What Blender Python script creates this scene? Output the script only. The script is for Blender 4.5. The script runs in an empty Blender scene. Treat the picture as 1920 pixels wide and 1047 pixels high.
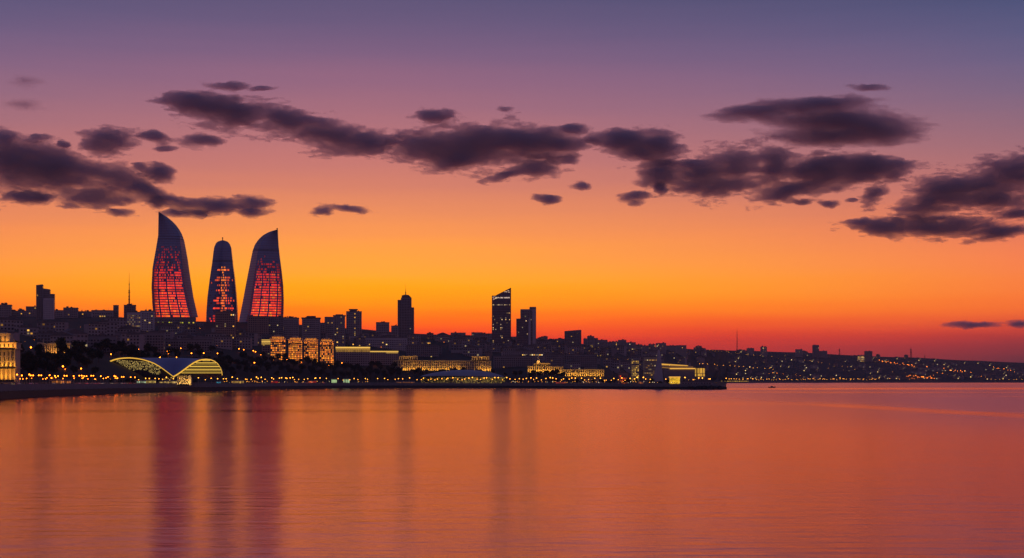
import bpy, math, random
import numpy as np
from mathutils import Vector

# ------------------------------------------------------------------ camera, sky, exposure
CAM_H = 12.0                 # camera height above the water, metres
FOC = 1920 * 50.0 / 36.0     # focal length in photo pixels
HORIZON = 712.0              # photo row of the horizon
scene = bpy.context.scene
cam_data = bpy.data.cameras.new('camera')
cam_data.lens = 50.0
cam_data.sensor_width = 36.0
cam_data.clip_start = 1.0
cam_data.clip_end = 80000.0
cam_data.shift_y = (HORIZON - 523.5) / 1920.0
cam = bpy.data.objects.new('camera', cam_data)
scene.collection.objects.link(cam)
cam.location = (0, 0, CAM_H)
cam.rotation_euler = (math.radians(90), 0, 0)
scene.camera = cam

scene.view_settings.view_transform = 'Standard'
scene.view_settings.look = 'None'
scene.view_settings.exposure = 0.0
scene.view_settings.gamma = 1.0
scene.render.engine = 'CYCLES'
cy = scene.cycles
cy.use_denoising = True
try:
    cy.denoiser = 'OPENIMAGEDENOISE'
    cy.denoising_input_passes = 'RGB_ALBEDO_NORMAL'
    cy.denoising_prefilter = 'ACCURATE'
except Exception:
    pass
cy.max_bounces = 6
cy.diffuse_bounces = 2
cy.glossy_bounces = 3
cy.volume_bounces = 3
cy.transparent_max_bounces = 64
cy.sample_clamp_indirect = 3.0
cy.use_light_tree = True


def lin(c):
    return tuple(((v / 255.0) / 12.92 if v <= 10.3 else ((v / 255.0 + 0.055) / 1.055) ** 2.4) for v in c)


SUN_AZ = -6.0                # azimuth of the afterglow, degrees right of the view axis


def elev(py):
    return math.degrees(math.atan((HORIZON - py) / FOC))


# sky colour against elevation at four distances in azimuth from the afterglow
SKY_GLOW = [(elev(y), c) for y, c in [
    (712, (196, 48, 34)), (650, (215, 54, 30)), (635, (234, 62, 24)), (618, (250, 84, 14)), (600, (254, 106, 5)), (578, (255, 134, 0)),
    (555, (255, 154, 0)), (538, (255, 161, 8)), (520, (255, 164, 36)), (500, (255, 162, 54)), (470, (254, 158, 66)),
    (440, (250, 152, 78)), (400, (239, 144, 93)), (350, (221, 133, 108)), (300, (203, 124, 118)), (250, (185, 118, 124)),
    (200, (166, 111, 128)), (150, (150, 105, 131)), (100, (130, 99, 131)), (50, (112, 93, 128)), (0, (97, 87, 123))]] + [
    (20, (78, 76, 116)), (30, (66, 70, 108)), (50, (48, 54, 92)), (90, (36, 42, 76))]
SKY_SIDE = [(elev(y), c) for y, c in [
    (712, (74, 38, 46)), (690, (84, 40, 48)), (670, (108, 44, 50)), (650, (142, 48, 49)), (635, (170, 54, 46)), (618, (198, 66, 46)),
    (602, (222, 88, 44)), (585, (236, 106, 42)), (560, (240, 118, 50)), (530, (240, 124, 62)), (500, (238, 124, 75)),
    (450, (228, 121, 88)), (400, (208, 117, 101)), (350, (186, 115, 114)), (300, (164, 112, 122)), (250, (146, 108, 127)),
    (200, (128, 104, 132)), (150, (112, 99, 134)), (100, (96, 93, 131)), (50, (82, 86, 125)), (0, (71, 79, 117))]] + [
    (20, (62, 70, 110)), (30, (58, 66, 108)), (50, (48, 54, 92)), (90, (36, 42, 76))]
SKY_FLANK = [(0, (84, 52, 62)), (3, (118, 74, 86)), (8, (122, 86, 108)), (15, (96, 84, 122)), (30, (68, 72, 112)), (50, (48, 54, 92)), (90, (36, 42, 76))]
SKY_BACK = [(0, (84, 66, 90)), (4, (124, 88, 108)), (9, (136, 100, 122)), (16, (110, 94, 130)), (30, (74, 76, 116)), (50, (48, 54, 92)), (90, (36, 42, 76))]

world = bpy.data.worlds.new('World')
scene.world = world
world.use_nodes = True
wt = world.node_tree
wt.nodes.clear()
wn = wt.nodes


def wmath(op, a, b=None, c=None, clamp=False):
    n = wn.new('ShaderNodeMath')
    n.operation = op
    n.use_clamp = clamp
    for i, v in enumerate((a, b, c)):
        if v is None:
            continue
        if isinstance(v, (int, float)):
            n.inputs[i].default_value = v
        else:
            wt.links.new(v, n.inputs[i])
    return n.outputs[0]


GLOW_GAIN = 0.44


def wramp(stops, fac):
    """ramp over fac = sqrt(elevation / 90), at most 31 stops"""
    n = wn.new('ShaderNodeValToRGB')
    r = n.color_ramp
    r.interpolation = 'LINEAR'
    es = [s[0] for s in stops]
    while len(r.elements) > 1:
        r.elements.remove(r.elements[-1])
    for i, (e, c) in enumerate(stops):
        p = math.sqrt(max(e, 0) / 90.0)
        el = r.elements[0] if i == 0 else r.elements.new(p)
        el.position = p
        g = 1.0 + GLOW_GAIN * max(0.0, 1 - max(e, 0) / 8.0)     # the haze takes this share back again
        el.color = tuple(v * g for v in lin(c)) + (1,)
    wt.links.new(fac, n.inputs[0])
    return n.outputs[0]


tc = wn.new('ShaderNodeTexCoord')
sep = wn.new('ShaderNodeSeparateXYZ')
wt.links.new(tc.outputs['Generated'], sep.inputs[0])
az = wmath('MULTIPLY', wmath('ARCTAN2', sep.outputs[0], sep.outputs[1]), 180 / math.pi)
el_raw = wmath('MULTIPLY', wmath('ARCSINE', sep.outputs[2]), 180 / math.pi)
# faint flat layering of the air low over the horizon
comb = wn.new('ShaderNodeCombineXYZ')
wt.links.new(wmath('MULTIPLY', az, 0.09), comb.inputs[0])
wt.links.new(wmath('MULTIPLY', el_raw, 1.6), comb.inputs[1])
nz = wn.new('ShaderNodeTexNoise')
nz.inputs['Scale'].default_value = 1.0
nz.inputs['Detail'].default_value = 4.0
wt.links.new(comb.outputs[0], nz.inputs['Vector'])
wob = wmath('MULTIPLY', wmath('SUBTRACT', nz.outputs['Fac'], 0.5), 0.55)
el_n = wmath('MAXIMUM', wmath('ADD', el_raw, wob), 0.0)
fac = wmath('SQRT', wmath('DIVIDE', el_n, 90.0))
d_raw = wmath('ABSOLUTE', wmath('SUBTRACT', az, SUN_AZ))
d_az = wmath('MINIMUM', d_raw, wmath('SUBTRACT', 360.0, d_raw))
t1 = wmath('POWER', wmath('DIVIDE', d_az, 26.0, clamp=True), 1.5)
t2 = wmath('DIVIDE', wmath('SUBTRACT', d_az, 26.0), 64.0, clamp=True)
t3 = wmath('DIVIDE', wmath('SUBTRACT', d_az, 90.0), 90.0, clamp=True)


def wmix(f, a, b):
    n = wn.new('ShaderNodeMix')
    n.data_type = 'RGBA'
    wt.links.new(f, n.inputs[0])
    wt.links.new(a, n.inputs[6])
    wt.links.new(b, n.inputs[7])
    return n.outputs[2]


sky_col = wmix(t1, wramp(SKY_GLOW, fac), wramp(SKY_SIDE, fac))
sky_col = wmix(t2, sky_col, wramp(SKY_FLANK, fac))
sky_col = wmix(t3, sky_col, wramp(SKY_BACK, fac))
bg = wn.new('ShaderNodeBackground')
bg.inputs['Strength'].default_value = 1.0
wt.links.new(sky_col, bg.inputs['Color'])
wo = wn.new('ShaderNodeOutputWorld')
wt.links.new(bg.outputs[0], wo.inputs['Surface'])

# ------------------------------------------------------------------ helpers
R = random.Random(7)
COL = scene.collection


def tag(o, label=None, cat=None, group=None, kind=None):
    for k, v in (('label', label), ('category', cat), ('group', group), ('kind', kind)):
        if v:
            o[k] = v
    return o


def empty(name, loc=(0, 0, 0), rz=0.0):
    o = bpy.data.objects.new(name, None)
    COL.objects.link(o)
    o.location = loc
    o.rotation_euler = (0, 0, rz)
    o.empty_display_size = 1.0
    return o


class MB:
    """collects quads and triangles, with a material index and a glow colour for each face"""

    def __init__(self):
        self.v, self.f, self.m, self.c = [], [], [], []

    def face(self, pts, m=0, c=None):
        n = len(self.v)
        self.v.extend([tuple(p) for p in pts])
        self.f.append(tuple(range(n, n + len(pts))))
        self.m.append(m)
        self.c.append(c)

    def box(self, x0, x1, y0, y1, z0, z1, m=0, c=None, bottom=False):
        n = len(self.v)
        self.v.extend([(x0, y0, z0), (x1, y0, z0), (x1, y1, z0), (x0, y1, z0), (x0, y0, z1), (x1, y0, z1), (x1, y1, z1), (x0, y1, z1)])
        fs = [(0, 1, 5, 4), (1, 2, 6, 5), (2, 3, 7, 6), (3, 0, 4, 7), (4, 5, 6, 7)]
        if bottom:
            fs.append((3, 2, 1, 0))
        for q in fs:
            self.f.append(tuple(n + i for i in q))
            self.m.append(m)
            self.c.append(c)

    def prism(self, poly, y0, y1, m=0, c=None):
        """poly: (x, z) outline counter-clockwise seen from -y, extruded along y"""
        n, k = len(self.v), len(poly)
        self.v.extend([(x, y0, z) for x, z in poly] + [(x, y1, z) for x, z in poly])
        self.f.append(tuple(n + i for i in range(k)))
        self.f.append(tuple(n + k + i for i in reversed(range(k))))
        self.m += [m, m]
        self.c += [c, c]
        for i in range(k):
            j = (i + 1) % k
            self.f.append((n + j, n + i, n + k + i, n + k + j))
            self.m.append(m)
            self.c.append(c)

    def frustum(self, cx, cy_, z0, z1, r0, r1, seg=8, m=0, c=None, cap=True, rot=0.0):
        n = len(self.v)
        for z, r in ((z0, r0), (z1, r1)):
            for i in range(seg):
                a = rot + 2 * math.pi * i / seg
                self.v.append((cx + r * math.cos(a), cy_ + r * math.sin(a), z))
        for i in range(seg):
            j = (i + 1) % seg
            self.f.append((n + i, n + j, n + seg + j, n + seg + i))
            self.m.append(m)
            self.c.append(c)
        if cap:
            self.f.append(tuple(n + seg + i for i in range(seg)))
            self.f.append(tuple(n + i for i in reversed(range(seg))))
            self.m += [m, m]
            self.c += [c, c]

    def tube(self, p, q, r0, r1=None, seg=6, m=0, c=None):
        r1 = r0 if r1 is None else r1
        p, q = Vector(p), Vector(q)
        d = (q - p).normalized()
        u = d.orthogonal().normalized()
        w = d.cross(u)
        n = len(self.v)
        for b, r in ((p, r0), (q, r1)):
            for i in range(seg):
                a = 2 * math.pi * i / seg
                self.v.append(tuple(b + u * (r * math.cos(a)) + w * (r * math.sin(a))))
        for i in range(seg):
            j = (i + 1) % seg
            self.f.append((n + i, n + j, n + seg + j, n + seg + i))
        self.f.append(tuple(n + seg + i for i in range(seg)))
        self.f.append(tuple(n + i for i in reversed(range(seg))))
        self.m += [m] * (seg + 2)
        self.c += [c] * (seg + 2)

    def ball(self, cx, cy_, cz, r, seg=8, rings=5, m=0, c=None, sz=1.0):
        n = len(self.v)
        self.v.append((cx, cy_, cz + r * sz))
        for k in range(1, rings):
            t = math.pi * k / rings
            for i in range(seg):
                a = 2 * math.pi * i / seg
                self.v.append((cx + r * math.sin(t) * math.cos(a), cy_ + r * math.sin(t) * math.sin(a), cz + r * sz * math.cos(t)))
        self.v.append((cx, cy_, cz - r * sz))
        last = len(self.v) - 1
        fs = []
        for i in range(seg):
            j = (i + 1) % seg
            fs.append((n, n + 1 + i, n + 1 + j))
            for k in range(rings - 2):
                a = n + 1 + k * seg
                fs.append((a + i, a + seg + i, a + seg + j, a + j))
            a = n + 1 + (rings - 2) * seg
            fs.append((last, a + j, a + i))
        self.f += fs
        self.m += [m] * len(fs)
        self.c += [c] * len(fs)

    def mesh(self, name, mats, smooth=False):
        me = bpy.data.meshes.new(name)
        me.from_pydata(self.v, [], self.f)
        mats = mats if isinstance(mats, (list, tuple)) else [mats]
        for mt in mats:
            me.materials.append(mt)
        if len(mats) > 1:
            me.polygons.foreach_set('material_index', self.m)
        if any(c is not None for c in self.c):
            at = me.attributes.new('glow', 'FLOAT_COLOR', 'CORNER')
            buf = []
            for f, c in zip(self.f, self.c):
                c = c or (0, 0, 0)
                buf += [c[0], c[1], c[2], 1.0] * len(f)
            at.data.foreach_set('color', buf)
        if smooth:
            me.polygons.foreach_set('use_smooth', [True] * len(me.polygons))
        me.update()
        return me

    def build(self, name, mats, parent=None, smooth=False, kind=None, loc=None):
        o = bpy.data.objects.new(name, self.mesh(name, mats, smooth))
        COL.objects.link(o)
        if parent is not None:
            o.parent = parent
        if loc is not None:
            o.location = loc
        if kind:
            o['kind'] = kind
        return o


def instance(mesh, name, parent=None, loc=(0, 0, 0), rz=0.0, scale=None, kind=None):
    o = bpy.data.objects.new(name, mesh)
    COL.objects.link(o)
    o.parent = parent
    o.location = loc
    o.rotation_euler = (0, 0, rz)
    if scale is not None:
        o.scale = scale
    if kind:
        o['kind'] = kind
    return o


def copy_tree(o, parent=None):
    c = o.copy()
    COL.objects.link(c)
    c.parent = parent
    for ch in o.children:
        copy_tree(ch, c)
    return c


# ------------------------------------------------------------------ materials
def new_mat(name):
    m = bpy.data.materials.new(name)
    m.use_nodes = True
    nt = m.node_tree
    return m, nt, nt.nodes['Principled BSDF']


def plain(name, col, rough=0.7, metal=0.0, var=0.25, scale=0.15, spec=0.4, bump=0.0):
    """weathered surface: base colour broken up by two noises in object space"""
    m, nt, b = new_mat(name)
    b.inputs['Roughness'].default_value = rough
    b.inputs['Metallic'].default_value = metal
    b.inputs['Specular IOR Level'].default_value = spec
    tcn = nt.nodes.new('ShaderNodeTexCoord')
    n1 = nt.nodes.new('ShaderNodeTexNoise')
    n1.inputs['Scale'].default_value = scale
    n1.inputs['Detail'].default_value = 6
    nt.links.new(tcn.outputs['Object'], n1.inputs['Vector'])
    mx = nt.nodes.new('ShaderNodeMix')
    mx.data_type = 'RGBA'
    mx.inputs[6].default_value = tuple(c * (1 - var) for c in col) + (1,)
    mx.inputs[7].default_value = tuple(min(1, c * (1 + var)) for c in col) + (1,)
    nt.links.new(n1.outputs['Fac'], mx.inputs[0])
    nt.links.new(mx.outputs[2], b.inputs['Base Color'])
    if bump:
        bn = nt.nodes.new('ShaderNodeBump')
        bn.inputs['Strength'].default_value = bump
        nt.links.new(n1.outputs['Fac'], bn.inputs['Height'])
        nt.links.new(bn.outputs[0], b.inputs['Normal'])
    return m


def glow_mat(name, strength=1.0, sample='NONE', base=(0.02, 0.02, 0.02)):
    """lit panes, lamps and screens: emission colour comes from each face's glow"""
    m, nt, b = new_mat(name)
    b.inputs['Base Color'].default_value = base + (1,)
    b.inputs['Roughness'].default_value = 0.3
    a = nt.nodes.new('ShaderNodeAttribute')
    a.attribute_name = 'glow'
    gm_ = nt.nodes.new('ShaderNodeGamma')
    gm_.inputs['Gamma'].default_value = 1.35
    nt.links.new(a.outputs['Color'], gm_.inputs['Color'])
    nt.links.new(gm_.outputs[0], b.inputs['Emission Color'])
    b.inputs['Emission Strength'].default_value = strength
    m.cycles.emission_sampling = sample
    return m


def lamp_mat(name, col, strength, sample='AUTO'):
    m, nt, b = new_mat(name)
    b.inputs['Base Color'].default_value = (0.6, 0.55, 0.5, 1)
    b.inputs['Emission Color'].default_value = tuple(col) + (1,)
    b.inputs['Emission Strength'].default_value = strength
    m.cycles.emission_sampling = sample
    return m


M = {}
M['concrete'] = plain('concrete', (0.36, 0.30, 0.30), 0.85)
M['concrete_dark'] = plain('concrete_dark', (0.24, 0.205, 0.215), 0.85)
M['concrete_light'] = plain('concrete_light', (0.5, 0.44, 0.45), 0.8)
M['brick_wall'] = plain('brick_wall', (0.32, 0.21, 0.18), 0.9)
M['limestone'] = plain('limestone', (0.45, 0.37, 0.26), 0.8, var=0.18)
M['roof'] = plain('roof', (0.16, 0.13, 0.13), 0.9)
M['tower_glass'] = plain('tower_glass', (0.09, 0.085, 0.12), 0.28, 0.35, var=0.15, spec=0.6)
M['tower_metal'] = plain('tower_metal', (0.32, 0.28, 0.31), 0.35, 0.6, var=0.15, spec=0.5)
M['flame_skin'] = plain('flame_skin', (0.13, 0.18, 0.33), 0.28, 0.6, var=0.12, scale=0.05, spec=0.6)
M['flame_fin'] = plain('flame_fin', (0.40, 0.32, 0.35), 0.35, 0.6, var=0.15, scale=0.05, spec=0.6)
M['pane'] = plain('pane', (0.025, 0.025, 0.032), 0.12, 0.0, var=0.5, scale=0.6, spec=0.6)
M['dark_metal'] = plain('dark_metal', (0.06, 0.055, 0.055), 0.5, 0.7)
M['pole'] = plain('pole', (0.3, 0.27, 0.25), 0.5, 0.5)
M['ground'] = plain('ground', (0.05, 0.045, 0.035), 0.95, var=0.4, scale=0.02)
M['paving'] = plain('paving', (0.34, 0.27, 0.24), 0.8, var=0.2, scale=0.3)
M['quay_stone'] = plain('quay_stone', (0.17, 0.155, 0.16), 0.85, var=0.3, scale=0.25, bump=0.2)
M['quay_wet'] = plain('quay_wet', (0.012, 0.012, 0.012), 0.7, var=0.4, scale=0.4, bump=0.3)
M['rock'] = plain('rock', (0.03, 0.028, 0.027), 0.9, var=0.4, scale=0.8, bump=0.4)
M['bark'] = plain('bark', (0.05, 0.04, 0.03), 0.95)
M['leaf'] = plain('leaf', (0.035, 0.045, 0.022), 0.9, var=0.5, scale=0.7, spec=0.2)
M['blue_roof'] = plain('blue_roof', (0.25, 0.26, 0.42), 0.35, 0.4, var=0.1, scale=0.05)
M['pale_roof'] = plain('pale_roof', (0.33, 0.32, 0.38), 0.5, 0.1, var=0.2, scale=0.06)
M['asphalt'] = plain('asphalt', (0.05, 0.05, 0.052), 0.9)
M['tyre'] = plain('tyre', (0.02, 0.02, 0.02), 0.9)
M['glow'] = glow_mat('glow', 1.0)
M['lamp_orange'] = lamp_mat('lamp_orange', (1.0, 0.20, 0.006), 14.0)
M['lamp_warm'] = lamp_mat('lamp_warm', (1.0, 0.34, 0.022), 6.0)
M['lamp_white'] = lamp_mat('lamp_white', (1.0, 0.75, 0.4), 3.0)
M['gold_light'] = lamp_mat('gold_light', (1.0, 0.5, 0.04), 1.1)
for nm, c in (('car_white', (0.6, 0.6, 0.6)), ('car_red', (0.4, 0.03, 0.02)), ('car_grey', (0.2, 0.2, 0.22)), ('car_black', (0.02, 0.02, 0.025))):
    M[nm] = plain(nm, c, 0.3, 0.2, var=0.05, spec=0.6)


# ------------------------------------------------------------------ the lie of the land (tables run along the photo's columns)
def table(pairs):
    xs = np.array([p[0] for p in pairs], float)
    ys = np.array([p[1] for p in pairs], float)
    return lambda x: float(np.interp(x, xs, ys))


shore = table([(-700, 420), (-300, 590), (-100, 770), (0, 872), (140, 1103), (240, 1280), (340, 1470), (440, 1610), (500, 1730), (560, 1860),
               (640, 1985), (700, 2025), (800, 2030), (940, 2000), (1060, 1880), (1180, 1778), (1260, 1712), (1335, 1684), (1350, 1692),
               (1358, 1730), (1361, 2300), (1363, 4900), (1500, 5300), (1700, 5450), (1920, 5600), (2300, 5800), (2800, 6000)])
deck_z = table([(-300, 8.4), (0, 8.3), (140, 7.9), (240, 7.5), (440, 6.7), (600, 6.4), (900, 6.1), (1335, 5.8), (1350, 5.0), (1363, 4.6), (2800, 4.6)])
ridge_y = table([(-700, 594), (0, 597), (100, 594), (200, 592), (300, 600), (400, 604), (500, 604), (600, 612), (700, 619), (780, 626), (870, 628),
                 (950, 635), (1050, 644), (1150, 648), (1250, 652), (1300, 655), (1400, 658), (1500, 661), (1600, 666.5), (1650, 669), (1700, 670), (1800, 675.5),
                 (1920, 680.5), (2200, 690), (2800, 702)])
ridge_d = table([(-700, 2500), (0, 2800), (300, 2900), (500, 2950), (600, 3000), (700, 3100), (780, 3300), (870, 3500), (950, 3700), (1050, 4000),
                 (1150, 4300), (1250, 4700), (1340, 5200), (1363, 6200), (1500, 6500), (1600, 6700), (1700, 6900), (1800, 7100), (1920, 7400), (2200, 8000), (2800, 9000)])


rise_d = table([(-700, 0), (980, 0), (1060, 2050), (1140, 2300), (1250, 3800), (1340, 4950), (1500, 5400), (2800, 6100)])


def terrain(px, Y):
    ys, yr = shore(px), ridge_d(px)
    zd = deck_z(px)
    zr = CAM_H + (HORIZON - ridge_y(px)) / FOC * yr
    a = max(ys + 110, rise_d(px))
    if Y <= a:
        return zd
    if Y >= yr:
        return zr * max(0.2, 1 - 0.5 * (Y - yr) / yr)
    t = (Y - a) / (yr - a)
    return zd + (zr - zd) * t ** 0.72


def ground_at(px, py):
    """distance at which the land, seen at photo column px, reaches photo row py"""
    lo, hi = shore(px) + 8, ridge_d(px)
    for _ in range(40):
        mid = 0.5 * (lo + hi)
        row = HORIZON - (terrain(px, mid) - CAM_H) / mid * FOC
        if row > py:
            lo = mid
        else:
            hi = mid
    return 0.5 * (lo + hi)


def at(px, py, Y):
    return Vector(((px - 960.0) / FOC * Y, Y, CAM_H + (HORIZON - py) / FOC * Y))


def px_of(X, Y):
    return 960.0 + X / Y * FOC


# ------------------------------------------------------------------ ground, embankment, water
def sheet(name, cols, rows, fn, mat, kind='structure', smooth=True):
    """grid of points fn(col, row) as one mesh"""
    v, f = [], []
    for c in cols:
        for r in rows:
            v.append(fn(c, r))
    nr = len(rows)
    for i in range(len(cols) - 1):
        for j in range(nr - 1):
            a = i * nr + j
            f.append((a, a + nr, a + nr + 1, a + 1))
    me = bpy.data.meshes.new(name)
    me.from_pydata([tuple(p) for p in v], [], f)
    me.materials.append(mat)
    if smooth:
        me.polygons.foreach_set('use_smooth', [True] * len(me.polygons))
    o = bpy.data.objects.new(name, me)
    COL.objects.link(o)
    o['kind'] = kind
    return o


cols = sorted(set([float(x) for x in range(-700, 2801, 10)] + [1352, 1355, 1356, 1358, 1359, 1360, 1361, 1361.5, 1362, 1362.5, 1363]))
rows = list(np.linspace(0, 1, 60) ** 1.4) + [1.04, 1.1, 1.2, 1.35]


def land(c, r):
    a, b = shore(c) + 22, ridge_d(c)
    Y = a + (b - a) * min(r, 1.0) if r <= 1 else b * r
    z = terrain(c, Y)
    if 0.04 < r:
        z += (math.sin(c * 0.05 + Y * 0.004) + math.sin(c * 0.021 - Y * 0.011)) * 1.2 * min(1, (r - 0.04) * 6) * (1 if r < 1 else 0.5)
    return at(c, HORIZON, Y)[0], Y, z


sheet('ground', cols, rows, land, M['ground'])
qcols = sorted(set([float(x) for x in range(-700, 1340, 4)] + [float(x) for x in range(1340, 1364)] + [float(x) for x in range(1364, 2801, 12)]))


def strip(name, prof, mat):
    """prof: list of functions col -> (distance behind the shore line, height)"""
    return sheet(name, qcols, list(range(len(prof))), lambda c, r: (at(c, HORIZON, shore(c) + prof[r](c)[0])[0], shore(c) + prof[r](c)[0], prof[r](c)[1]), mat, smooth=False)


low_z = lambda c: 0.55 * deck_z(c) + 0.25 * math.sin(c * 0.9) * (c < 1363)
strip('embankment', [lambda c: (0, -2), lambda c: (0.8, low_z(c)), lambda c: (6, low_z(c) + 0.1)], M['quay_wet'])
strip('quay_wall', [lambda c: (6, low_z(c) - 0.4), lambda c: (6.4, deck_z(c) + 0.9), lambda c: (7.0, deck_z(c) + 0.9), lambda c: (7.05, deck_z(c) - 0.1)], M['quay_stone'])
strip('promenade', [lambda c: (6.9, deck_z(c) + 0.01), lambda c: (23.5, deck_z(c) + 0.012)], M['paving'])
strip('road', [lambda c: (30, deck_z(c) + 0.06), lambda c: (46, deck_z(c) + 0.061)], M['asphalt'])

# water: rough mirror, with wind-ruffled and calm patches and fine ripples
wm, nt, b = new_mat('water')
N = nt.nodes
N.remove(b)
WATER_TINT = (0.90, 0.60, 0.62)
WATER_ROUGH = (0.135, 0.185)
gl = N.new('ShaderNodeBsdfGlossy')
gl.distribution = 'BECKMANN'
gl.inputs['Color'].default_value = WATER_TINT + (1,)
df = N.new('ShaderNodeBsdfDiffuse')
df.inputs['Color'].default_value = (0.02, 0.014, 0.016, 1)
fr = N.new('ShaderNodeFresnel')
fr.inputs['IOR'].default_value = 1.6
ms = N.new('ShaderNodeMixShader')
nt.links.new(df.outputs[0], ms.inputs[1])
nt.links.new(gl.outputs[0], ms.inputs[2])
nt.links.new(ms.outputs[0], N['Material Output'].inputs['Surface'])


def wmap(scale, rot=0.0):
    t = N.new('ShaderNodeTexCoord')
    m = N.new('ShaderNodeMapping')
    m.inputs['Scale'].default_value = scale
    m.inputs['Rotation'].default_value = (0, 0, rot)
    nt.links.new(t.outputs['Object'], m.inputs['Vector'])
    return m.outputs[0]


def noise(vec, detail=4.0, rough=0.55, scale=1.0):
    n = N.new('ShaderNodeTexNoise')
    n.inputs['Scale'].default_value = scale
    n.inputs['Detail'].default_value = detail
    n.inputs['Roughness'].default_value = rough
    nt.links.new(vec, n.inputs['Vector'])
    return n.outputs['Fac']


def mrange(val, a, b_, c, d):
    n = N.new('ShaderNodeMapRange')
    n.interpolation_type = 'SMOOTHSTEP'
    for i, v in ((1, a), (2, b_), (3, c), (4, d)):
        n.inputs[i].default_value = v
    nt.links.new(val, n.inputs[0])
    return n.outputs[0]


nt.links.new(mrange(fr.outputs[0], 0.35, 0.95, 0.76, 1.0), ms.inputs[0])
slick = noise(wmap((0.0011, 0.0042, 1), 0.12), 3.0, 0.5)
rough0 = mrange(slick, 0.33, 0.46, *WATER_ROUGH)


def nmath(op, a_, b_=None, c_=None):
    n = N.new('ShaderNodeMath')
    n.operation = op
    for i, v in enumerate((a_, b_, c_)):
        if v is None:
            continue
        if isinstance(v, (int, float)):
            n.inputs[i].default_value = v
        else:
            nt.links.new(v, n.inputs[i])
    return n.outputs[0]


# smooth lanes on the water: an old wake and a band near the far shore
wpos = N.new('ShaderNodeTexCoord')
wsep = N.new('ShaderNodeSeparateXYZ')
nt.links.new(wpos.outputs['Object'], wsep.inputs[0])
wig = noise(wmap((0.02, 0.004, 1)), 3.0, 0.5)
wig2 = noise(wmap((0.0016, 0.004, 1)), 4.0, 0.55)
lane = nmath('ABSOLUTE', nmath('ADD', nmath('SUBTRACT', wsep.outputs[0], nmath('MULTIPLY_ADD', wsep.outputs[1], -0.091, 211.7)), nmath('MULTIPLY', nmath('SUBTRACT', wig, 0.5), 30.0)))
lane_m = nmath('MULTIPLY', mrange(lane, 4.0, 22.0, 1.0, 0.0), nmath('MULTIPLY', mrange(wsep.outputs[1], 620, 730, 1.0, 0.0), mrange(wsep.outputs[1], 300, 480, 0.2, 1.0)))
band = nmath('ABSOLUTE', nmath('ADD', nmath('SUBTRACT', wsep.outputs[1], 1830.0), nmath('MULTIPLY', nmath('SUBTRACT', wig2, 0.5), 1400.0)))
band_m = nmath('MULTIPLY', mrange(band, 40, 230, 1.0, 0.0), mrange(wsep.outputs[0], 150, 320, 0.0, 1.0))
calm = nmath('MULTIPLY', nmath('MAXIMUM', lane_m, band_m), 0.6)
breeze = nmath('MULTIPLY', mrange(wsep.outputs[0], -80, 260, 0.0, 1.0), mrange(wsep.outputs[1], 90, 480, 0.0, 1.0))   # a light breeze ruffles the open bay on the right
ruffled = nmath('MULTIPLY', breeze, nmath('MULTIPLY_ADD', calm, -1.0, 1.0))
nt.links.new(nmath('MULTIPLY_ADD', ruffled, 0.12, rough0), gl.inputs['Roughness'])
rip1 = noise(wmap((0.10, 0.34, 1), 0.05), 8.0, 0.56)
rip2 = noise(wmap((0.055, 0.032, 1), -0.2), 4.0, 0.5)
hgt = nmath('MULTIPLY_ADD', rip2, 1.7, rip1)
bp = N.new('ShaderNodeBump')
bp.inputs['Strength'].default_value = 1.0
bp.inputs['Distance'].default_value = 0.125
nt.links.new(hgt, bp.inputs['Height'])
nt.links.new(bp.outputs[0], gl.inputs['Normal'])
wa = MB()
wa.face([(-12000, -3000, 0), (12000, -3000, 0), (12000, 12500, 0), (-12000, 12500, 0)])
wa.build('water', wm)['kind'] = 'structure'


# ------------------------------------------------------------------ clouds: closed bodies of thin grey vapour, thick in the middle and thinning to nothing
def fbm(shape, sx, sy, octaves, seed, gain=0.55):
    """value noise on a grid; sx, sy: size of the largest lumps in grid cells"""
    rg = np.random.RandomState(seed)
    h, w = shape
    out = np.zeros(shape)
    amp, tot = 1.0, 0.0
    yy, xx = np.mgrid[0:h, 0:w].astype(float)
    for _ in range(octaves):
        gw, gh = int(w / sx) + 3, int(h / sy) + 3
        g = rg.rand(gh, gw)
        fx, fy = xx / sx, yy / sy
        ix, iy = fx.astype(int), fy.astype(int)
        tx, ty = fx - ix, fy - iy
        tx, ty = tx * tx * (3 - 2 * tx), ty * ty * (3 - 2 * ty)
        val = (g[iy, ix] * (1 - tx) + g[iy, ix + 1] * tx) * (1 - ty) + (g[iy + 1, ix] * (1 - tx) + g[iy + 1, ix + 1] * tx) * ty
        out += amp * val
        tot += amp
        amp *= gain
        sx, sy = max(sx / 2, 1.01), max(sy / 2, 1.01)
    return out / tot - 0.5


cm = bpy.data.materials.new('cloud_vapour')
cm.use_nodes = True
cm.node_tree.nodes.clear()
vo = cm.node_tree.nodes.new('ShaderNodeVolumePrincipled')
vo.inputs['Color'].default_value = (0.78, 0.79, 0.86, 1)
vo.inputs['Density'].default_value = 0.027
vo.inputs['Anisotropy'].default_value = 0.5
oo = cm.node_tree.nodes.new('ShaderNodeOutputMaterial')
cm.node_tree.links.new(vo.outputs[0], oo.inputs['Volume'])
cm.cycles.homogeneous_volume = True


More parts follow.
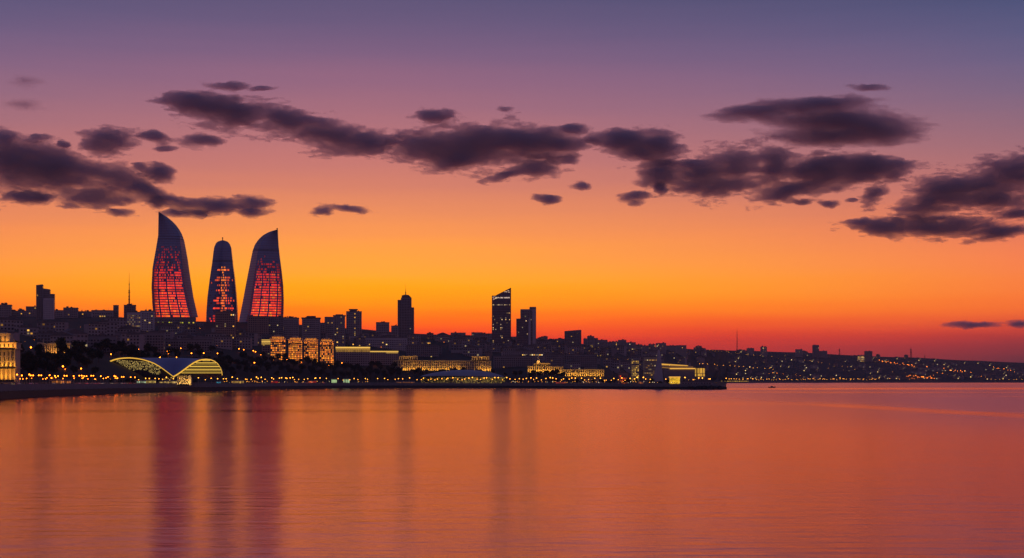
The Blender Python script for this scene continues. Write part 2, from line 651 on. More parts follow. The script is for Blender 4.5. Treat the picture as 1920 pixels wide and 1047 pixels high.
def cloud(label, lobes, dist=9000, seed=1, rag=0.9, thick=1.0, streak=3.6, step=1.15, group=None):
    """lobes: (column, row, half width, half height, tilt) in the view of the bay; the body is built dist metres away"""
    lobes = [(l[0], l[1], l[2] * 1.18, l[3] * 1.3) + tuple(l[4:]) for l in lobes]
    rag *= 0.85
    x0 = min(l[0] - l[2] * 1.7 for l in lobes) - 6
    x1 = max(l[0] + l[2] * 1.7 for l in lobes) + 6
    y0 = min(l[1] - l[3] * 1.7 - abs(l[4] if len(l) > 4 else 0) * l[2] for l in lobes) - 6
    y1 = max(l[1] + l[3] * 2.0 + abs(l[4] if len(l) > 4 else 0) * l[2] for l in lobes) + 6
    nx, ny = int((x1 - x0) / step) + 1, int((y1 - y0) / step) + 1
    X, Y = np.meshgrid(x0 + np.arange(nx) * step, y0 + np.arange(ny) * step)
    n1 = fbm((ny, nx), 60 * streak / 2 / step, 26 / step, 6, seed, 0.6)
    n2 = fbm((ny, nx), 22 * streak / 2 / step, 10 / step, 4, seed + 50, 0.7)
    wx = fbm((ny, nx), 30 / step, 20 / step, 4, seed + 90) * 16
    wy = fbm((ny, nx), 34 / step, 20 / step, 4, seed + 130) * 11
    F = np.full((ny, nx), -9.0)
    H = np.zeros((ny, nx))
    for l in lobes:
        cx, cy_, rx, ry = l[:4]
        tl = l[4] if len(l) > 4 else 0.0
        dx = (X + wx - cx) / rx
        dyy = (Y + wy - cy_ - tl * (X - cx)) / ry
        dyy = np.where(dyy > 0, dyy * 0.72, dyy)       # undersides fade out more slowly than the heaped tops
        f = 1 - np.sqrt(dx * dx + dyy * dyy)
        F = np.logaddexp(F * 7, f * 7) / 7
        H = np.maximum(H, np.clip(f, 0, 1) * ry)
    F = F + rag * (n1 * 1.15 + n2 * 0.85)
    low = np.clip((Y - np.average([l[1] for l in lobes])) / 40, -1, 1)
    fine = fbm((ny, nx), 14 * streak / 2 / step, 7 / step, 5, seed + 210, 0.72)
    torn = np.clip(1.0 - F * 1.6, 0, 1)                 # only the thin margins are torn
    F = np.clip(F + torn * fine * 0.95 * rag + 0.03, 0, None)
    T = (F ** 1.45) * 300 * thick
    T = 260 * (1 - np.exp(-T / 260))
    edge = np.ones_like(T)
    T[0, :] = T[-1, :] = T[:, 0] = T[:, -1] = 0
    T[T < 0.6] = 0
    s = dist / FOC
    PX = (X - 960) * s
    PZ = CAM_H + (HORIZON - Y) * s
    quad = (T[:-1, :-1] + T[1:, :-1] + T[:-1, 1:] + T[1:, 1:]) > 0
    used = np.zeros(T.shape, bool)
    used[:-1, :-1] |= quad
    used[1:, :-1] |= quad
    used[:-1, 1:] |= quad
    used[1:, 1:] |= quad
    fid = np.full(T.shape, -1)
    fid[used] = np.arange(used.sum())
    nF = int(used.sum())
    thickm = used & (T > 0)
    bid = fid.copy()
    bid[thickm] = nF + np.arange(thickm.sum())
    relief = fbm((ny, nx), 60 / step, 40 / step, 4, seed + 7) * 120
    cxm, czm = PX[used].mean(), PZ[used].mean()
    vf = np.stack([PX[used] - cxm, (relief - T * 0.5)[used], PZ[used] - czm], 1)
    vb = np.stack([PX[thickm] - cxm, (relief + T * 0.5)[thickm], PZ[thickm] - czm], 1)
    jj, ii = np.nonzero(quad)
    fq = np.stack([fid[jj, ii], fid[jj + 1, ii], fid[jj + 1, ii + 1], fid[jj, ii + 1]], 1)
    bq = np.stack([bid[jj, ii], bid[jj, ii + 1], bid[jj + 1, ii + 1], bid[jj + 1, ii]], 1)
    verts = np.concatenate([vf, vb])
    faces = np.concatenate([fq, bq]).astype(np.int32)
    me = bpy.data.meshes.new('cloud')
    me.vertices.add(len(verts))
    me.vertices.foreach_set('co', verts.astype(np.float32).ravel())
    me.loops.add(faces.size)
    me.loops.foreach_set('vertex_index', faces.ravel())
    me.polygons.add(len(faces))
    me.polygons.foreach_set('loop_start', np.arange(0, faces.size, 4, dtype=np.int32))
    me.polygons.foreach_set('loop_total', np.full(len(faces), 4, np.int32))
    me.materials.append(cm)
    me.update(calc_edges=True)
    o = bpy.data.objects.new('cloud', me)
    COL.objects.link(o)
    o.location = (cxm, dist, czm)
    tag(o, label, 'cloud', group)
    return o


CL = 'evening clouds'
cloud('long dark cloud trailing down from the violet sky above the flame shaped towers',
      [(370, 188, 70, 16, .06), (440, 205, 95, 27, .12), (540, 225, 90, 26, .2), (620, 250, 75, 26, .2), (690, 265, 60, 18, .05)], seed=3, group=CL)
cloud('thin dark wisp just above the long trailing cloud', [(430, 160, 45, 6, .05), (490, 166, 25, 4)], seed=5, rag=.7, thick=.7, group=CL)
cloud('broad dark violet cloud, widest in the middle of the sky',
      [(800, 268, 80, 18), (890, 268, 120, 34, .02), (980, 262, 110, 28, .03), (860, 298, 60, 16, -.1), (1050, 268, 50, 16), (1075, 243, 35, 7, -.02)], seed=8, group=CL)
cloud('ragged reddish scraps hanging under the broad middle cloud', [(1000, 312, 55, 13, -.1), (950, 328, 40, 6, -.25), (1065, 300, 30, 10)], seed=12, rag=1.2, thick=.7, group=CL)
cloud('small flat dark cloud floating over the broad middle cloud', [(808, 217, 40, 11)], seed=14, group=CL)
cloud('faint little smudge of cloud above the broad middle cloud', [(947, 204, 15, 5)], seed=15, thick=.6, group=CL)
cloud('feathery dark cloud between the broad middle cloud and the heaped one', [(1170, 262, 55, 16, .05), (1235, 272, 42, 22, .05), (1200, 285, 50, 11)], seed=18, group=CL)
cloud('smooth lens shaped blue grey cloud, highest of the big clouds',
      [(1520, 195, 120, 12, -.07), (1420, 208, 95, 10, -.08), (1570, 225, 140, 27, .06), (1640, 240, 95, 19, .08), (1560, 255, 100, 14)], seed=21, rag=.5, streak=7, group=CL)
cloud('thin brown streak of cloud over the lens shaped cloud', [(1632, 163, 38, 5, .03)], seed=22, rag=.5, thick=.5, streak=6, group=CL)
cloud('heaped dark cloud with knobbly top below the lens shaped cloud',
      [(1240, 322, 50, 20), (1320, 322, 85, 30), (1385, 305, 65, 30), (1455, 305, 45, 32), (1530, 315, 90, 25), (1630, 308, 80, 20, .02), (1350, 345, 75, 16), (1470, 355, 60, 18, -.2)], seed=27, rag=1.0, group=CL)
cloud('row of small scraps trailing right of the heaped cloud', [(1510, 378, 22, 6), (1555, 380, 22, 6), (1600, 376, 15, 4)], seed=31, rag=.9, thick=.8, group=CL)
cloud('large dark cloud cut by the right edge of the picture',
      [(1900, 320, 70, 34, -.15), (1850, 345, 75, 25), (1770, 352, 75, 24, -.1), (1740, 382, 75, 20, -.12), (1860, 372, 80, 18), (1910, 398, 50, 12), (1640, 365, 28, 14, -.3), (1980, 330, 80, 50)], seed=33, group=CL)
cloud('long low flat cloud under the large cloud on the right', [(1650, 424, 80, 13, .02), (1760, 424, 110, 15, .01), (1620, 415, 40, 6), (1880, 432, 45, 9, -.05)], seed=37, rag=.9, group=CL)
cloud('small dark cloud with a smooth cap over the left clouds', [(205, 258, 58, 20)], seed=41, group=CL)
cloud('frayed thin scraps beside the small capped cloud', [(290, 256, 30, 8, .2), (385, 264, 40, 9, .05), (310, 280, 22, 4)], seed=43, rag=1.1, thick=.6, group=CL)
cloud('large dark cloud bank cut by the left edge of the picture',
      [(20, 300, 90, 34), (110, 315, 110, 30, .12), (200, 330, 85, 26, .2), (-60, 300, 90, 50), (10, 258, 30, 18), (170, 365, 75, 16), (270, 352, 40, 14, .4)], seed=46, group=CL)
cloud('flat scrap of cloud under the left cloud bank', [(50, 368, 45, 9)], seed=49, rag=1.0, thick=.8, group=CL)
cloud('narrow scrap above the left cloud bank', [(72, 259, 28, 6), (117, 269, 10, 4)], seed=50, thick=.8, group=CL)
cloud('small puff at the tail of the left cloud bank', [(302, 320, 30, 13, .15), (265, 312, 18, 7)], seed=52, rag=1.0, group=CL)
cloud('narrow dark cloud lying just above the tallest flame shaped tower', [(400, 381, 90, 12, .02), (330, 376, 45, 9), (475, 380, 40, 9)], seed=55, group=CL)
cloud('faint scrap of cloud beside the tip of the tallest flame shaped tower', [(222, 396, 25, 6), (372, 399, 20, 5), (475, 398, 28, 7), (330, 400, 30, 5)], seed=57, rag=1.1, thick=.55, group=CL)
cloud('small streaked cloud alone right of the narrow tower cloud', [(605, 393, 30, 9), (650, 389, 45, 6, .1)], seed=60, group=CL)
cloud('tiny dark cloud alone low in the middle of the sky', [(1028, 371, 32, 7)], seed=62, group=CL)
cloud('tiniest scrap of cloud below the broad middle cloud', [(1090, 347, 17, 6)], seed=63, thick=.7, group=CL)
cloud('small flat cloud under the left end of the heaped cloud', [(1196, 367, 30, 8), (1237, 352, 16, 10)], seed=64, group=CL)
cloud('thin grey streak of cloud low over the far shore', [(1822, 608.5, 62, 5.5), (1912, 606, 26, 6)], dist=11000, seed=66, rag=.5, streak=6, thick=.8, group=CL)
cloud('pale vanishing wisp in the upper left sky', [(45, 195, 35, 8), (50, 152, 30, 8)], seed=68, rag=.9, thick=.12, group=CL)


# ------------------------------------------------------------------ buildings
WARM = [(1.0, 0.62, 0.16), (1.0, 0.55, 0.12), (1.0, 0.72, 0.28), (0.9, 0.5, 0.1), (1.0, 0.8, 0.45)]


def glow_col(rg, k=1.0, pal=WARM):
    c = rg.choice(pal)
    g = k * (0.3 + 1.2 * rg.random() ** 2)
    return tuple(v * g for v in c)


def place(name, label, cat, group, x0, x1, Y):
    """an Empty in the middle of the front foot of a building that spans photo columns x0..x1 at distance Y and faces the bay"""
    xc = 0.5 * (x0 + x1)
    X = (xc - 960) / FOC * Y
    zb = min(terrain(x, Y + d) for x in (x0, xc, x1) for d in (0, 18)) - 1.0
    e = empty(name, (X, Y, zb), -math.atan2(X, Y) * 0.8)
    tag(e, label, cat, group)
    s = Y / FOC
    e_x = lambda x: (x - xc) * s
    e_z = lambda y: CAM_H + (HORIZON - y) * s - zb
    return e, s, e_x, e_z


def window_grid(panes, lit, rg, x0, x1, z0, z1, y, axis, fl, cw, p_lit, pal, k, side=1, fill=0.62, col_bias=None):
    """rows of panes on one face; axis 0: face towards -y at depth y, axis 1: face towards +-x at x = y"""
    nf, nc = max(1, int((z1 - z0 - 1.2) / fl)), max(1, int((x1 - x0 - 0.8) / cw))
    gx = (x1 - x0 - nc * cw) / 2
    for i in range(nf):
        row = p_lit * rg.choice((0.2, 0.6, 1.0, 1.0, 1.6, 2.4))
        for j in range(nc):
            a = x0 + gx + (j + 0.5 - fill / 2) * cw
            b_ = a + fill * cw
            c0 = z0 + 1.0 + i * fl + 0.25 * fl
            c1 = c0 + 0.52 * fl
            pr = row * (col_bias(j, nc, i, nf) if col_bias else 1.0)
            on = rg.random() < pr
            mb = lit if on else panes
            col = glow_col(rg, k, pal) if on else None
            if axis == 0:
                mb.face([(a, y, c0), (b_, y, c0), (b_, y, c1), (a, y, c1)], 0, col)
            elif side > 0:
                mb.face([(y, a, c0), (y, b_, c0), (y, b_, c1), (y, a, c1)], 0, col)
            else:
                mb.face([(y, b_, c0), (y, a, c0), (y, a, c1), (y, b_, c1)], 0, col)


def building(name, label, boxes, Y=None, yb=None, cat='building', group=None, wall='concrete', lit=0.05, fl=3.4, cw=3.4, dep=None, roof=(),
             ribs=0, bands=0, pal=WARM, k=1.0, seed=0, fill=0.62, col_bias=None, parapet=True, yaw=0.0):
    """boxes: (x0, x1, top row) or (x0, x1, top row left, top row right) in photo columns and rows, roof: (x0, x1, top row, foot row)"""
    rg = random.Random(seed * 131 + int(boxes[0][0]) * 7 + 3)
    X0, X1 = min(b[0] for b in boxes), max(b[1] for b in boxes)
    xm = 0.5 * (X0 + X1)
    if Y is None:
        Y = ground_at(xm, yb) if yb else ridge_d(xm)
    e, s, ex, ez = place(name, label, cat, group, X0, X1, Y)
    e.rotation_euler[2] += yaw
    w = (X1 - X0) * s
    dep = dep or max(10, min(w * 0.8, 26))
    body, rf, pn, lt, gr = MB(), MB(), MB(), MB(), MB()
    for i, bx in enumerate(boxes):
        a, b_, z1 = ex(bx[0]), ex(bx[1]), ez(bx[2])
        z1r = ez(bx[3]) if len(bx) > 3 else z1
        y0 = 0.0 + (0.9 * i if i else 0.0)
        y1 = dep - (0.7 * i if i else 0.0)
        if abs(z1r - z1) > 0.01:
            body.prism([(a, 0), (b_, 0), (b_, z1r), (a, z1)], y0, y1)
        else:
            body.box(a, b_, y0, y1, 0, z1)
        zt = min(z1, z1r)
        zlo = 0.0
        window_grid(pn, lt, rg, a, b_, zlo, zt - 0.6, y0 - 0.05, 0, fl, cw, lit, pal, k, fill=fill, col_bias=col_bias)
        window_grid(pn, lt, rg, y0 + 0.5, y1 - 0.5, zlo, zt - 0.6, b_ + 0.05, 1, fl, cw, lit, pal, k, 1, fill)
        window_grid(pn, lt, rg, y0 + 0.5, y1 - 0.5, zlo, zt - 0.6, a - 0.05, 1, fl, cw, lit, pal, k, -1, fill)
        if bands:
            n = int(zt / fl)
            for q in range(1, n + 1, bands):
                gr.box(a - 0.18, b_ + 0.18, y0 - 0.4, y0 - 0.003, q * fl + 0.55, q * fl + 1.05)
        if ribs:
            nc = max(2, int((b_ - a) / (cw * ribs)))
            for q in range(nc + 1):
                xx = a + (b_ - a) * q / nc
                gr.box(xx - 0.3, xx + 0.3, y0 - 0.45, y0 - 0.002, 0, zt - 0.3)
        if parapet and len(bx) < 4:
            rf.box(a - 0.25, b_ + 0.25, y0 - 0.25, y0 + 0.35, z1 - 0.5, z1 + 0.7)
            rf.box(a - 0.25, a + 0.35, y0 + 0.36, y1, z1 - 0.5, z1 + 0.69)
            rf.box(b_ - 0.35, b_ + 0.25, y0 + 0.36, y1, z1 - 0.5, z1 + 0.69)
            n = rg.randint(1, 3)
            for q in range(n):
                cxr = a + (b_ - a) * rg.uniform(0.15, 0.85)
                hw = rg.uniform(0.8, 2.6)
                if cxr - hw > a + 0.5 and cxr + hw < b_ - 0.5:
                    rf.box(cxr - hw, cxr + hw, y0 + 2 + q * 0.3, y0 + 6, z1 - 0.3, z1 + rg.uniform(1.6, 3.4))
            if rg.random() < 0.6:
                cxr = a + (b_ - a) * rg.uniform(0.2, 0.8)
                rf.tube((cxr, y0 + 3, z1 - 0.2), (cxr, y0 + 3, z1 + rg.uniform(3, 7)), 0.16, 0.08, 5)
    for (a, b_, t, f) in roof:
        rf.box(ex(a), ex(b_), 1.5, dep - 2, ez(f) - 0.3, ez(t))
    body.build('wall', M[wall], e)
    if rf.f:
        rf.build('roof', M['roof'], e)
    if gr.f:
        gr.build('facade_grid', M[wall], e, kind='stuff')
    if pn.f:
        pn.build('window_panes', M['pane'], e, kind='stuff')
    if lt.f:
        lt.build('lit_windows', M['glow'], e, kind='stuff')
    return e, s, ex, ez


def flood(parent, loc, target, size_x, size_y, watts, col, spread=150):
    """floodlight trough: the fixture and its light"""
    ld = bpy.data.lights.new('floodlight', 'AREA')
    ld.shape = 'RECTANGLE'
    ld.size, ld.size_y = size_x, size_y
    ld.energy = watts
    ld.color = col
    ld.spread = math.radians(spread)
    lo = bpy.data.objects.new('floodlight', ld)
    COL.objects.link(lo)
    lo.parent = parent
    lo.location = loc
    lo.rotation_euler = (Vector(target) - Vector(loc)).to_track_quat('-Z', 'Y').to_euler()
    fx = MB()
    fx.box(loc[0] - size_x / 2, loc[0] + size_x / 2, loc[1] - 0.6, loc[1] - 0.45, loc[2] - 1.2, loc[2] + 0.3, bottom=True)
    fx.build('floodlight_trough', M['dark_metal'], parent)
    return lo


AMBER = (1.0, 0.50, 0.10)
GOLD = (1.0, 0.60, 0.15)


# ---- the three flame shaped towers
def interp_curve(pts, y):
    ys = [p[1] for p in pts]
    xs = [p[0] for p in pts]
    return float(np.interp(y, ys, xs))


def flame_tower(label, left, right, inner, y_top, y_foot, Y, led, flip=False, groove=None, seed=1, depth=46, finial=None, y_body=None):
    """left, right: silhouette edges; inner: edge between the curved front and the bare side; led(u, row) -> glow colour or None"""
    rg = random.Random(seed)
    xa, xb = min(p[0] for p in left), max(p[0] for p in right)
    e, s, ex, ez = place('flame_tower', label, 'tower', 'flame shaped towers on the hill', xa, xb, Y)
    e.rotation_euler[2] = -math.atan2(e.location[0], Y)
    y_body = y_body or y_foot
    rows_ = list(np.linspace(y_top + 0.4, y_body, 70))
    nfront, nside, nback = 16, 5, 10

    def section(row):
        l, r, i = ex(interp_curve(left, row)), ex(interp_curve(right, row)), ex(interp_curve(inner, row))
        z = ez(row)
        wfr = abs((i - l) if not flip else (r - i))
        full = r - l
        dp = depth * min(1.0, 0.25 + 0.85 * full / ((xb - xa) * s))
        bulge = 0.10 * wfr
        pts = []
        if not flip:
            p0, p1, p2 = (l, 0.28 * dp), (i, 0.06 * dp), (r, 0.50 * dp)
        else:
            p0, p1, p2 = (r, 0.28 * dp), (i, 0.06 * dp), (l, 0.50 * dp)
        for k in range(nfront + 1):
            t = k / nfront
            x = p0[0] + (p1[0] - p0[0]) * t
            y = p0[1] + (p1[1] - p0[1]) * t - bulge * 4 * t * (1 - t) * 0.9
            pts.append((x, y))
        for k in range(1, nside + 1):
            t = k / nside
            pts.append((p1[0] + (p2[0] - p1[0]) * t, p1[1] + (p2[1] - p1[1]) * t - 0.02 * dp * math.sin(math.pi * t)))
        for k in range(1, nback):
            t = k / nback
            pts.append((p2[0] + (p0[0] - p2[0]) * t, p2[1] + (p0[1] - p2[1]) * t + 0.62 * dp * math.sin(math.pi * t) ** 0.8))
        return pts, z

    secs = [section(r) for r in rows_]
    sk = MB()
    fin = MB()
    np_ = len(secs[0][0])
    for k in range(len(secs) - 1):
        (pa, za), (pb, zb) = secs[k], secs[k + 1]
        for j in range(np_):
            j2 = (j + 1) % np_
            q = [(pb[j][0], pb[j][1], zb), (pb[j2][0], pb[j2][1], zb), (pa[j2][0], pa[j2][1], za), (pa[j][0], pa[j][1], za)]
            if flip:
                q.reverse()
            (fin if nfront <= j < nfront + nside else sk).face(q)
    top = [(x, y, secs[0][1]) for x, y in secs[0][0]]
    sk.face(top if flip else top[::-1])
    sk.build('glass_skin', M['flame_skin'], e)
    fin.build('side_fin', M['flame_fin'], e)
    # floor ledges round the front and side
    led_b = MB()
    row = y_top + 16
    while row < y_body - 1:
        (pa, za), (pb, zb) = section(row), section(row + 0.55)
        g = groove and groove[0] <= row <= groove[1]
        for j in range(nfront + nside):
            n1 = Vector((pa[j + 1][1] - pa[j][1], -(pa[j + 1][0] - pa[j][0]))).normalized()
            if flip:
                n1 = -n1
            o_ = 0.35
            A, B_ = pa[j], pa[j + 1]
            C, D = pb[j], pb[j + 1]
            q = [(C[0] + n1.x * o_, C[1] + n1.y * o_, zb), (D[0] + n1.x * o_, D[1] + n1.y * o_, zb), (B_[0] + n1.x * o_, B_[1] + n1.y * o_, za), (A[0] + n1.x * o_, A[1] + n1.y * o_, za)]
            t = [(A[0] + n1.x * o_, A[1] + n1.y * o_, za), (B_[0] + n1.x * o_, B_[1] + n1.y * o_, za), (B_[0], B_[1], za), (A[0], A[1], za)]
            if flip:
                q.reverse()
                t.reverse()
            led_b.face(q)
            led_b.face(t)
        row += 4.8
    led_b.build('floor_ledges', M['tower_glass'], e, kind='stuff')
    if groove:
        gm = MB()
        for g0, g1 in ((groove[0], groove[0] + 0.9), (groove[1] - 0.9, groove[1])):
            (pa, za), (pb, zb) = section(g0), section(g1)
            for j in range(nfront + nside):
                n1 = Vector((pa[j + 1][1] - pa[j][1], -(pa[j + 1][0] - pa[j][0]))).normalized() * (-0.5 if flip else 0.5)
                q = [(pb[j][0] + n1.x, pb[j][1] + n1.y, zb), (pb[j + 1][0] + n1.x, pb[j + 1][1] + n1.y, zb), (pa[j + 1][0] + n1.x, pa[j + 1][1] + n1.y, za), (pa[j][0] + n1.x, pa[j][1] + n1.y, za)]
                gm.face(q[::-1] if flip else q)
        gm.build('roof_groove', M['dark_metal'], e, kind='stuff')
    # rows of light panels
    lp = MB()
    row = y_top + 40
    r_i = 0
    while row < y_body - 0.8:
        h = 4.8 * 0.62
        (pa, za), (pb, zb) = section(row), section(row + h)
        ncell = 28
        for c in range(ncell):
            u0, u1 = (c + 0.10) / ncell, (c + 0.92) / ncell
            if c % 7 == 5:
                continue
            colr = led(0.5 * (u0 + u1), row, r_i, rg)
            if colr is None:
                continue

            def pt(sec, u):
                f = u * nfront
                j = min(int(f), nfront - 1)
                t = f - j
                return sec[j][0] + (sec[j + 1][0] - sec[j][0]) * t, sec[j][1] + (sec[j + 1][1] - sec[j][1]) * t - 0.55
            A, B_, C, D = pt(pa, u0), pt(pa, u1), pt(pb, u0), pt(pb, u1)
            q = [(C[0], C[1], zb), (D[0], D[1], zb), (B_[0], B_[1], za), (A[0], A[1], za)]
            lp.face(q[::-1] if flip else q, 0, colr)
        row += 4.8
        r_i += 1
    lp.build('light_panels', M['glow'], e, kind='stuff')
    if finial:
        fm = MB()
        fx = ex(finial[0])
        z0, z1 = ez(finial[2]), ez(finial[1])
        y0 = secs[0][0][0][1] * 0.6 + 2
        fm.box(fx - 0.8 * s, fx + 0.8 * s, y0 - 1, y0 + 1, z0 - 2, z1)
        fm.box(fx - 1.6 * s, fx - 0.805 * s, y0 - 0.7, y0 + 0.7, z1 - 2.2, z1 - 0.6)
        fm.build('finial', M['dark_metal'], e)
    return e, s, ex, ez, section


def flick(u, row, rg, y_on, y_full, y_end, cx, seed):
    """chance of a lit panel: flames that thicken towards the foot"""
    t = (row - y_on) / (y_full - y_on)
    wave = 0.5 + 0.5 * math.sin(u * 9 + row * 0.13 + seed) * math.sin(row * 0.37 + seed * 2)
    return max(0.0, min(1.0, t)) * (0.55 + 0.6 * wave)


_rowfac = {}


def rowfac(key, rg):
    if key not in _rowfac:
        _rowfac[key] = rg.choice((0.55, 0.8, 0.9, 1.0, 1.0, 1.15))
    return _rowfac[key]


def red_led(y_on, y_full, y_end, seed, u0=0.07, u1=0.97, hot=0.5):
    """flames of light: rows burn evenly at the foot and break up into tongues towards the top"""
    def f(u, row, ri, rg):
        if not u0 < u < u1:
            return (0.12, 0.012, 0.02) if row > y_full else None
        t = max(0.0, min(1.0, (row - y_on) / (y_end - y_on)))
        tongue = 0.5 + 0.5 * math.sin(u * 8 + seed * 1.7 + row * 0.11) * math.sin(row * 0.21 + seed)
        level = (0.18 + 1.15 * t) * (0.75 + 0.4 * tongue) * rowfac((seed, ri), rg)
        edge = min(1.0, (u - u0) / 0.12, (u1 - u) / 0.08)
        level = max(0.0, min(1.0, level)) * (0.35 + 0.65 * edge) * rg.uniform(0.65, 1.15)
        if row < y_on or rg.random() < 0.75 * max(0.0, 1 - t * 1.9) + 0.04:
            return (0.05, 0.012, 0.03) if t > 0.15 and rg.random() < 0.5 else None
        g = 0.075 + 0.05 * t * t + (0.20 * hot if rg.random() < 0.05 + 0.22 * t * t else 0.0)
        b_ = level ** 0.7
        return (1.35 * b_, 1.4 * g * b_, (0.10 - 0.05 * t) * b_)
    return f


def amber_led(y_on, y_end, seed):
    rows_on = {}

    def f(u, row, ri, rg):
        if row < y_on:
            return None
        if ri not in rows_on:
            rows_on[ri] = (rg.random() < 0.42, rg.uniform(0.35, 0.95))
        full, wid = rows_on[ri]
        c = abs(u - 0.55)
        t = (row - y_on) / (y_end - y_on)
        p = 0.85 if (full and c < wid * 0.45) else max(0.0, 0.95 - c * 5.5) * (0.4 + 0.7 * t) + 0.10 * t
        if rg.random() > p:
            return (0.05, 0.012, 0.02) if rg.random() < 0.25 * t else None
        b_ = 0.35 + 0.65 * rg.random()
        g = 0.26 - 0.14 * t + (0.15 if c < 0.08 else 0)
        return (1.5 * b_, 1.2 * g * b_, 0.08 * b_)
    return f


LT_L = [(298.2, 398), (297.4, 442), (293, 469), (289.5, 488), (287, 504), (285.2, 538), (286.6, 569), (289, 596), (290, 636)]
LT_R = [(299.2, 398), (307, 402), (315.8, 408), (323, 414), (330, 421), (336, 429), (341, 438), (345.6, 452), (348.6, 468), (351.6, 485), (356.4, 519), (362.4, 557), (370.7, 594), (374, 606)]
LT_I = [(298.8, 398), (305, 402.5), (313, 409), (320, 417), (327, 426), (332, 433), (337, 443), (339.7, 471), (343, 509), (348, 543), (354, 571), (361, 597), (366, 612)]
t1_, s1, ex1, ez1, sec1 = flame_tower('tallest flame shaped tower, red light rows, pointed tip at its left edge', LT_L, LT_R, LT_I, 398, 612, 2700,
                                      red_led(462, 505, 594, 1), groove=(443, 449), seed=11, y_body=594)
MT_L = [(416.5, 450.4), (409, 452), (405, 456), (402, 463), (400.5, 472), (398.5, 490), (394, 520), (389.5, 556), (387.5, 585), (387, 604)]
MT_R = [(418.5, 450.4), (426, 452), (430.5, 456), (433.5, 463), (434.8, 475), (437, 495), (440.5, 520), (443.5, 550), (445.5, 580), (446.5, 600)]
MT_I = [(418, 450.4), (425.6, 452.2), (430, 456.4), (433, 463.5), (434.2, 475), (435.8, 495), (439, 520), (441.8, 550), (443.6, 580), (444.4, 600)]
t2_, s2, ex2, ez2, sec2 = flame_tower('middle flame shaped tower with rounded top and broken amber light rows', MT_L, MT_R, MT_I, 450.4, 604, 2900,
                                      amber_led(500, 592, 5), groove=(488, 491), seed=12, finial=(417.5, 445, 451), depth=44)
RT_L = [(517.5, 430), (507, 433), (500, 436), (492, 441), (484, 449), (478, 458), (474, 469), (470, 488), (465, 514), (460, 540), (455.5, 565), (451, 588), (448, 604)]
RT_R = [(520.6, 430), (521, 442), (522.3, 462), (524.5, 482), (528, 508), (530.8, 535), (531.8, 560), (531.4, 585), (530, 604)]
RT_I = [(519, 430), (511, 433.5), (504, 438.5), (496, 446), (489, 456), (484.5, 467), (482, 480), (478.5, 505), (475, 530), (471, 556), (467, 585), (461, 604)]
t3_, s3, ex3, ez3, sec3 = flame_tower('right flame shaped tower, red light rows, tip leaning to its right edge', RT_L, RT_R, RT_I, 430, 606, 2780,
                                      red_led(476, 498, 594, 2, 0.06, 0.98, hot=0.9), flip=True, groove=(467.5, 470.5), seed=13, finial=(519.6, 427, 432), y_body=604)

# dark podium under the tallest flame tower, with rows of yellow lights
rg = random.Random(5)
building('podium_building', 'dark podium under the tallest flame tower dotted with yellow lights', [(290, 366, 595), (296, 380, 606)], Y=2660, wall='concrete_dark', lit=0.03, fl=4, cw=4, seed=4,
         pal=[(1.0, 0.75, 0.1), (0.8, 0.75, 0.1)], k=1.0, col_bias=lambda j, nc, i, nf: 9 if i in (nf - 2, nf - 5) else (6 if j in (2,) and i > nf - 12 else 0.3), parapet=False)

# ---- skyline and middle distance: (name, label, boxes, Y / foot row, options)
S = 'skyline_tower'
building('stepped_tower', 'tall dark tower with stepped top behind a pale slab front', [(68.5, 80, 535, 533.5), (80, 93, 541, 542.5), (93, 101, 551)], Y=2350, wall='concrete_dark', lit=0.02, seed=1, fl=3.6, cw=3.0, parapet=False)
building('slab_block', 'pale blank slab standing in front of the tall stepped tower', [(81.5, 101, 558.5)], Y=2330, wall='concrete_light', lit=0.0, seed=2, dep=9, fill=0.3, cw=2.4)
building('apartment_block', 'flat topped block at the left edge behind the columned building', [(-12, 20.5, 572)], Y=2750, wall='concrete', lit=0.03, seed=3, roof=[(2, 6, 568, 572), (8, 12, 567.5, 572)])
building('apartment_block', 'low block between the left edge and the stepped tower', [(20, 50, 583.5), (34, 44, 581)], Y=2780, lit=0.03, seed=4)
building('apartment_block', 'block tucked against the left side of the stepped tower', [(49, 69, 575.5)], Y=2740, lit=0.06, seed=5, bands=1)
building('apartment_block', 'block with lit stairwell just right of the stepped tower', [(102, 119, 582.5), (119, 145, 577.5)], Y=2720, lit=0.07, seed=6, ribs=3)
building('apartment_block', 'dim ribbed block right of the lit stairwell block', [(145, 172, 584.5)], Y=2760, lit=0.03, seed=7, ribs=2)
building('hall_building', 'wide flat hall with one glowing upper row on the left skyline', [(172, 212, 582.5)], Y=2700, lit=0.015, seed=8, fl=5, cw=4, col_bias=lambda j, nc, i, nf: 40 if i == nf - 2 and 2 < j < nc * 0.6 else 0.4)
building('slim_block', 'slim dark windowless block left of the television mast', [(212.5, 222, 573)], Y=2720, lit=0.0, seed=9, wall='concrete_dark')
e, s, ex, ez = building('mast_building', 'square block carrying the red and dark television mast', [(232.5, 254, 572.5)], Y=2800, lit=0.01, seed=10, wall='concrete_dark', roof=[(238, 247, 570, 573)])
mm = MB()
for (r0, r1, w0, w1) in ((571, 548, 1.5, 0.95), (548, 530, 0.75, 0.5), (530, 509, 0.35, 0.12)):
    mm.frustum(ex(242), 6, ez(r0), ez(r1), w0 * s, w1 * s, 8)
for r_, w in ((562, 1.9), (556, 1.7), (548, 1.9), (545, 1.5), (533, 0.9)):
    mm.frustum(ex(242), 6, ez(r_ + 0.9), ez(r_ - 0.9), w * s * 0.9, w * s, 8)
M['mast_red'] = plain('mast_red', (0.30, 0.06, 0.04), 0.6)
mm.build('television_mast', M['mast_red'], e)
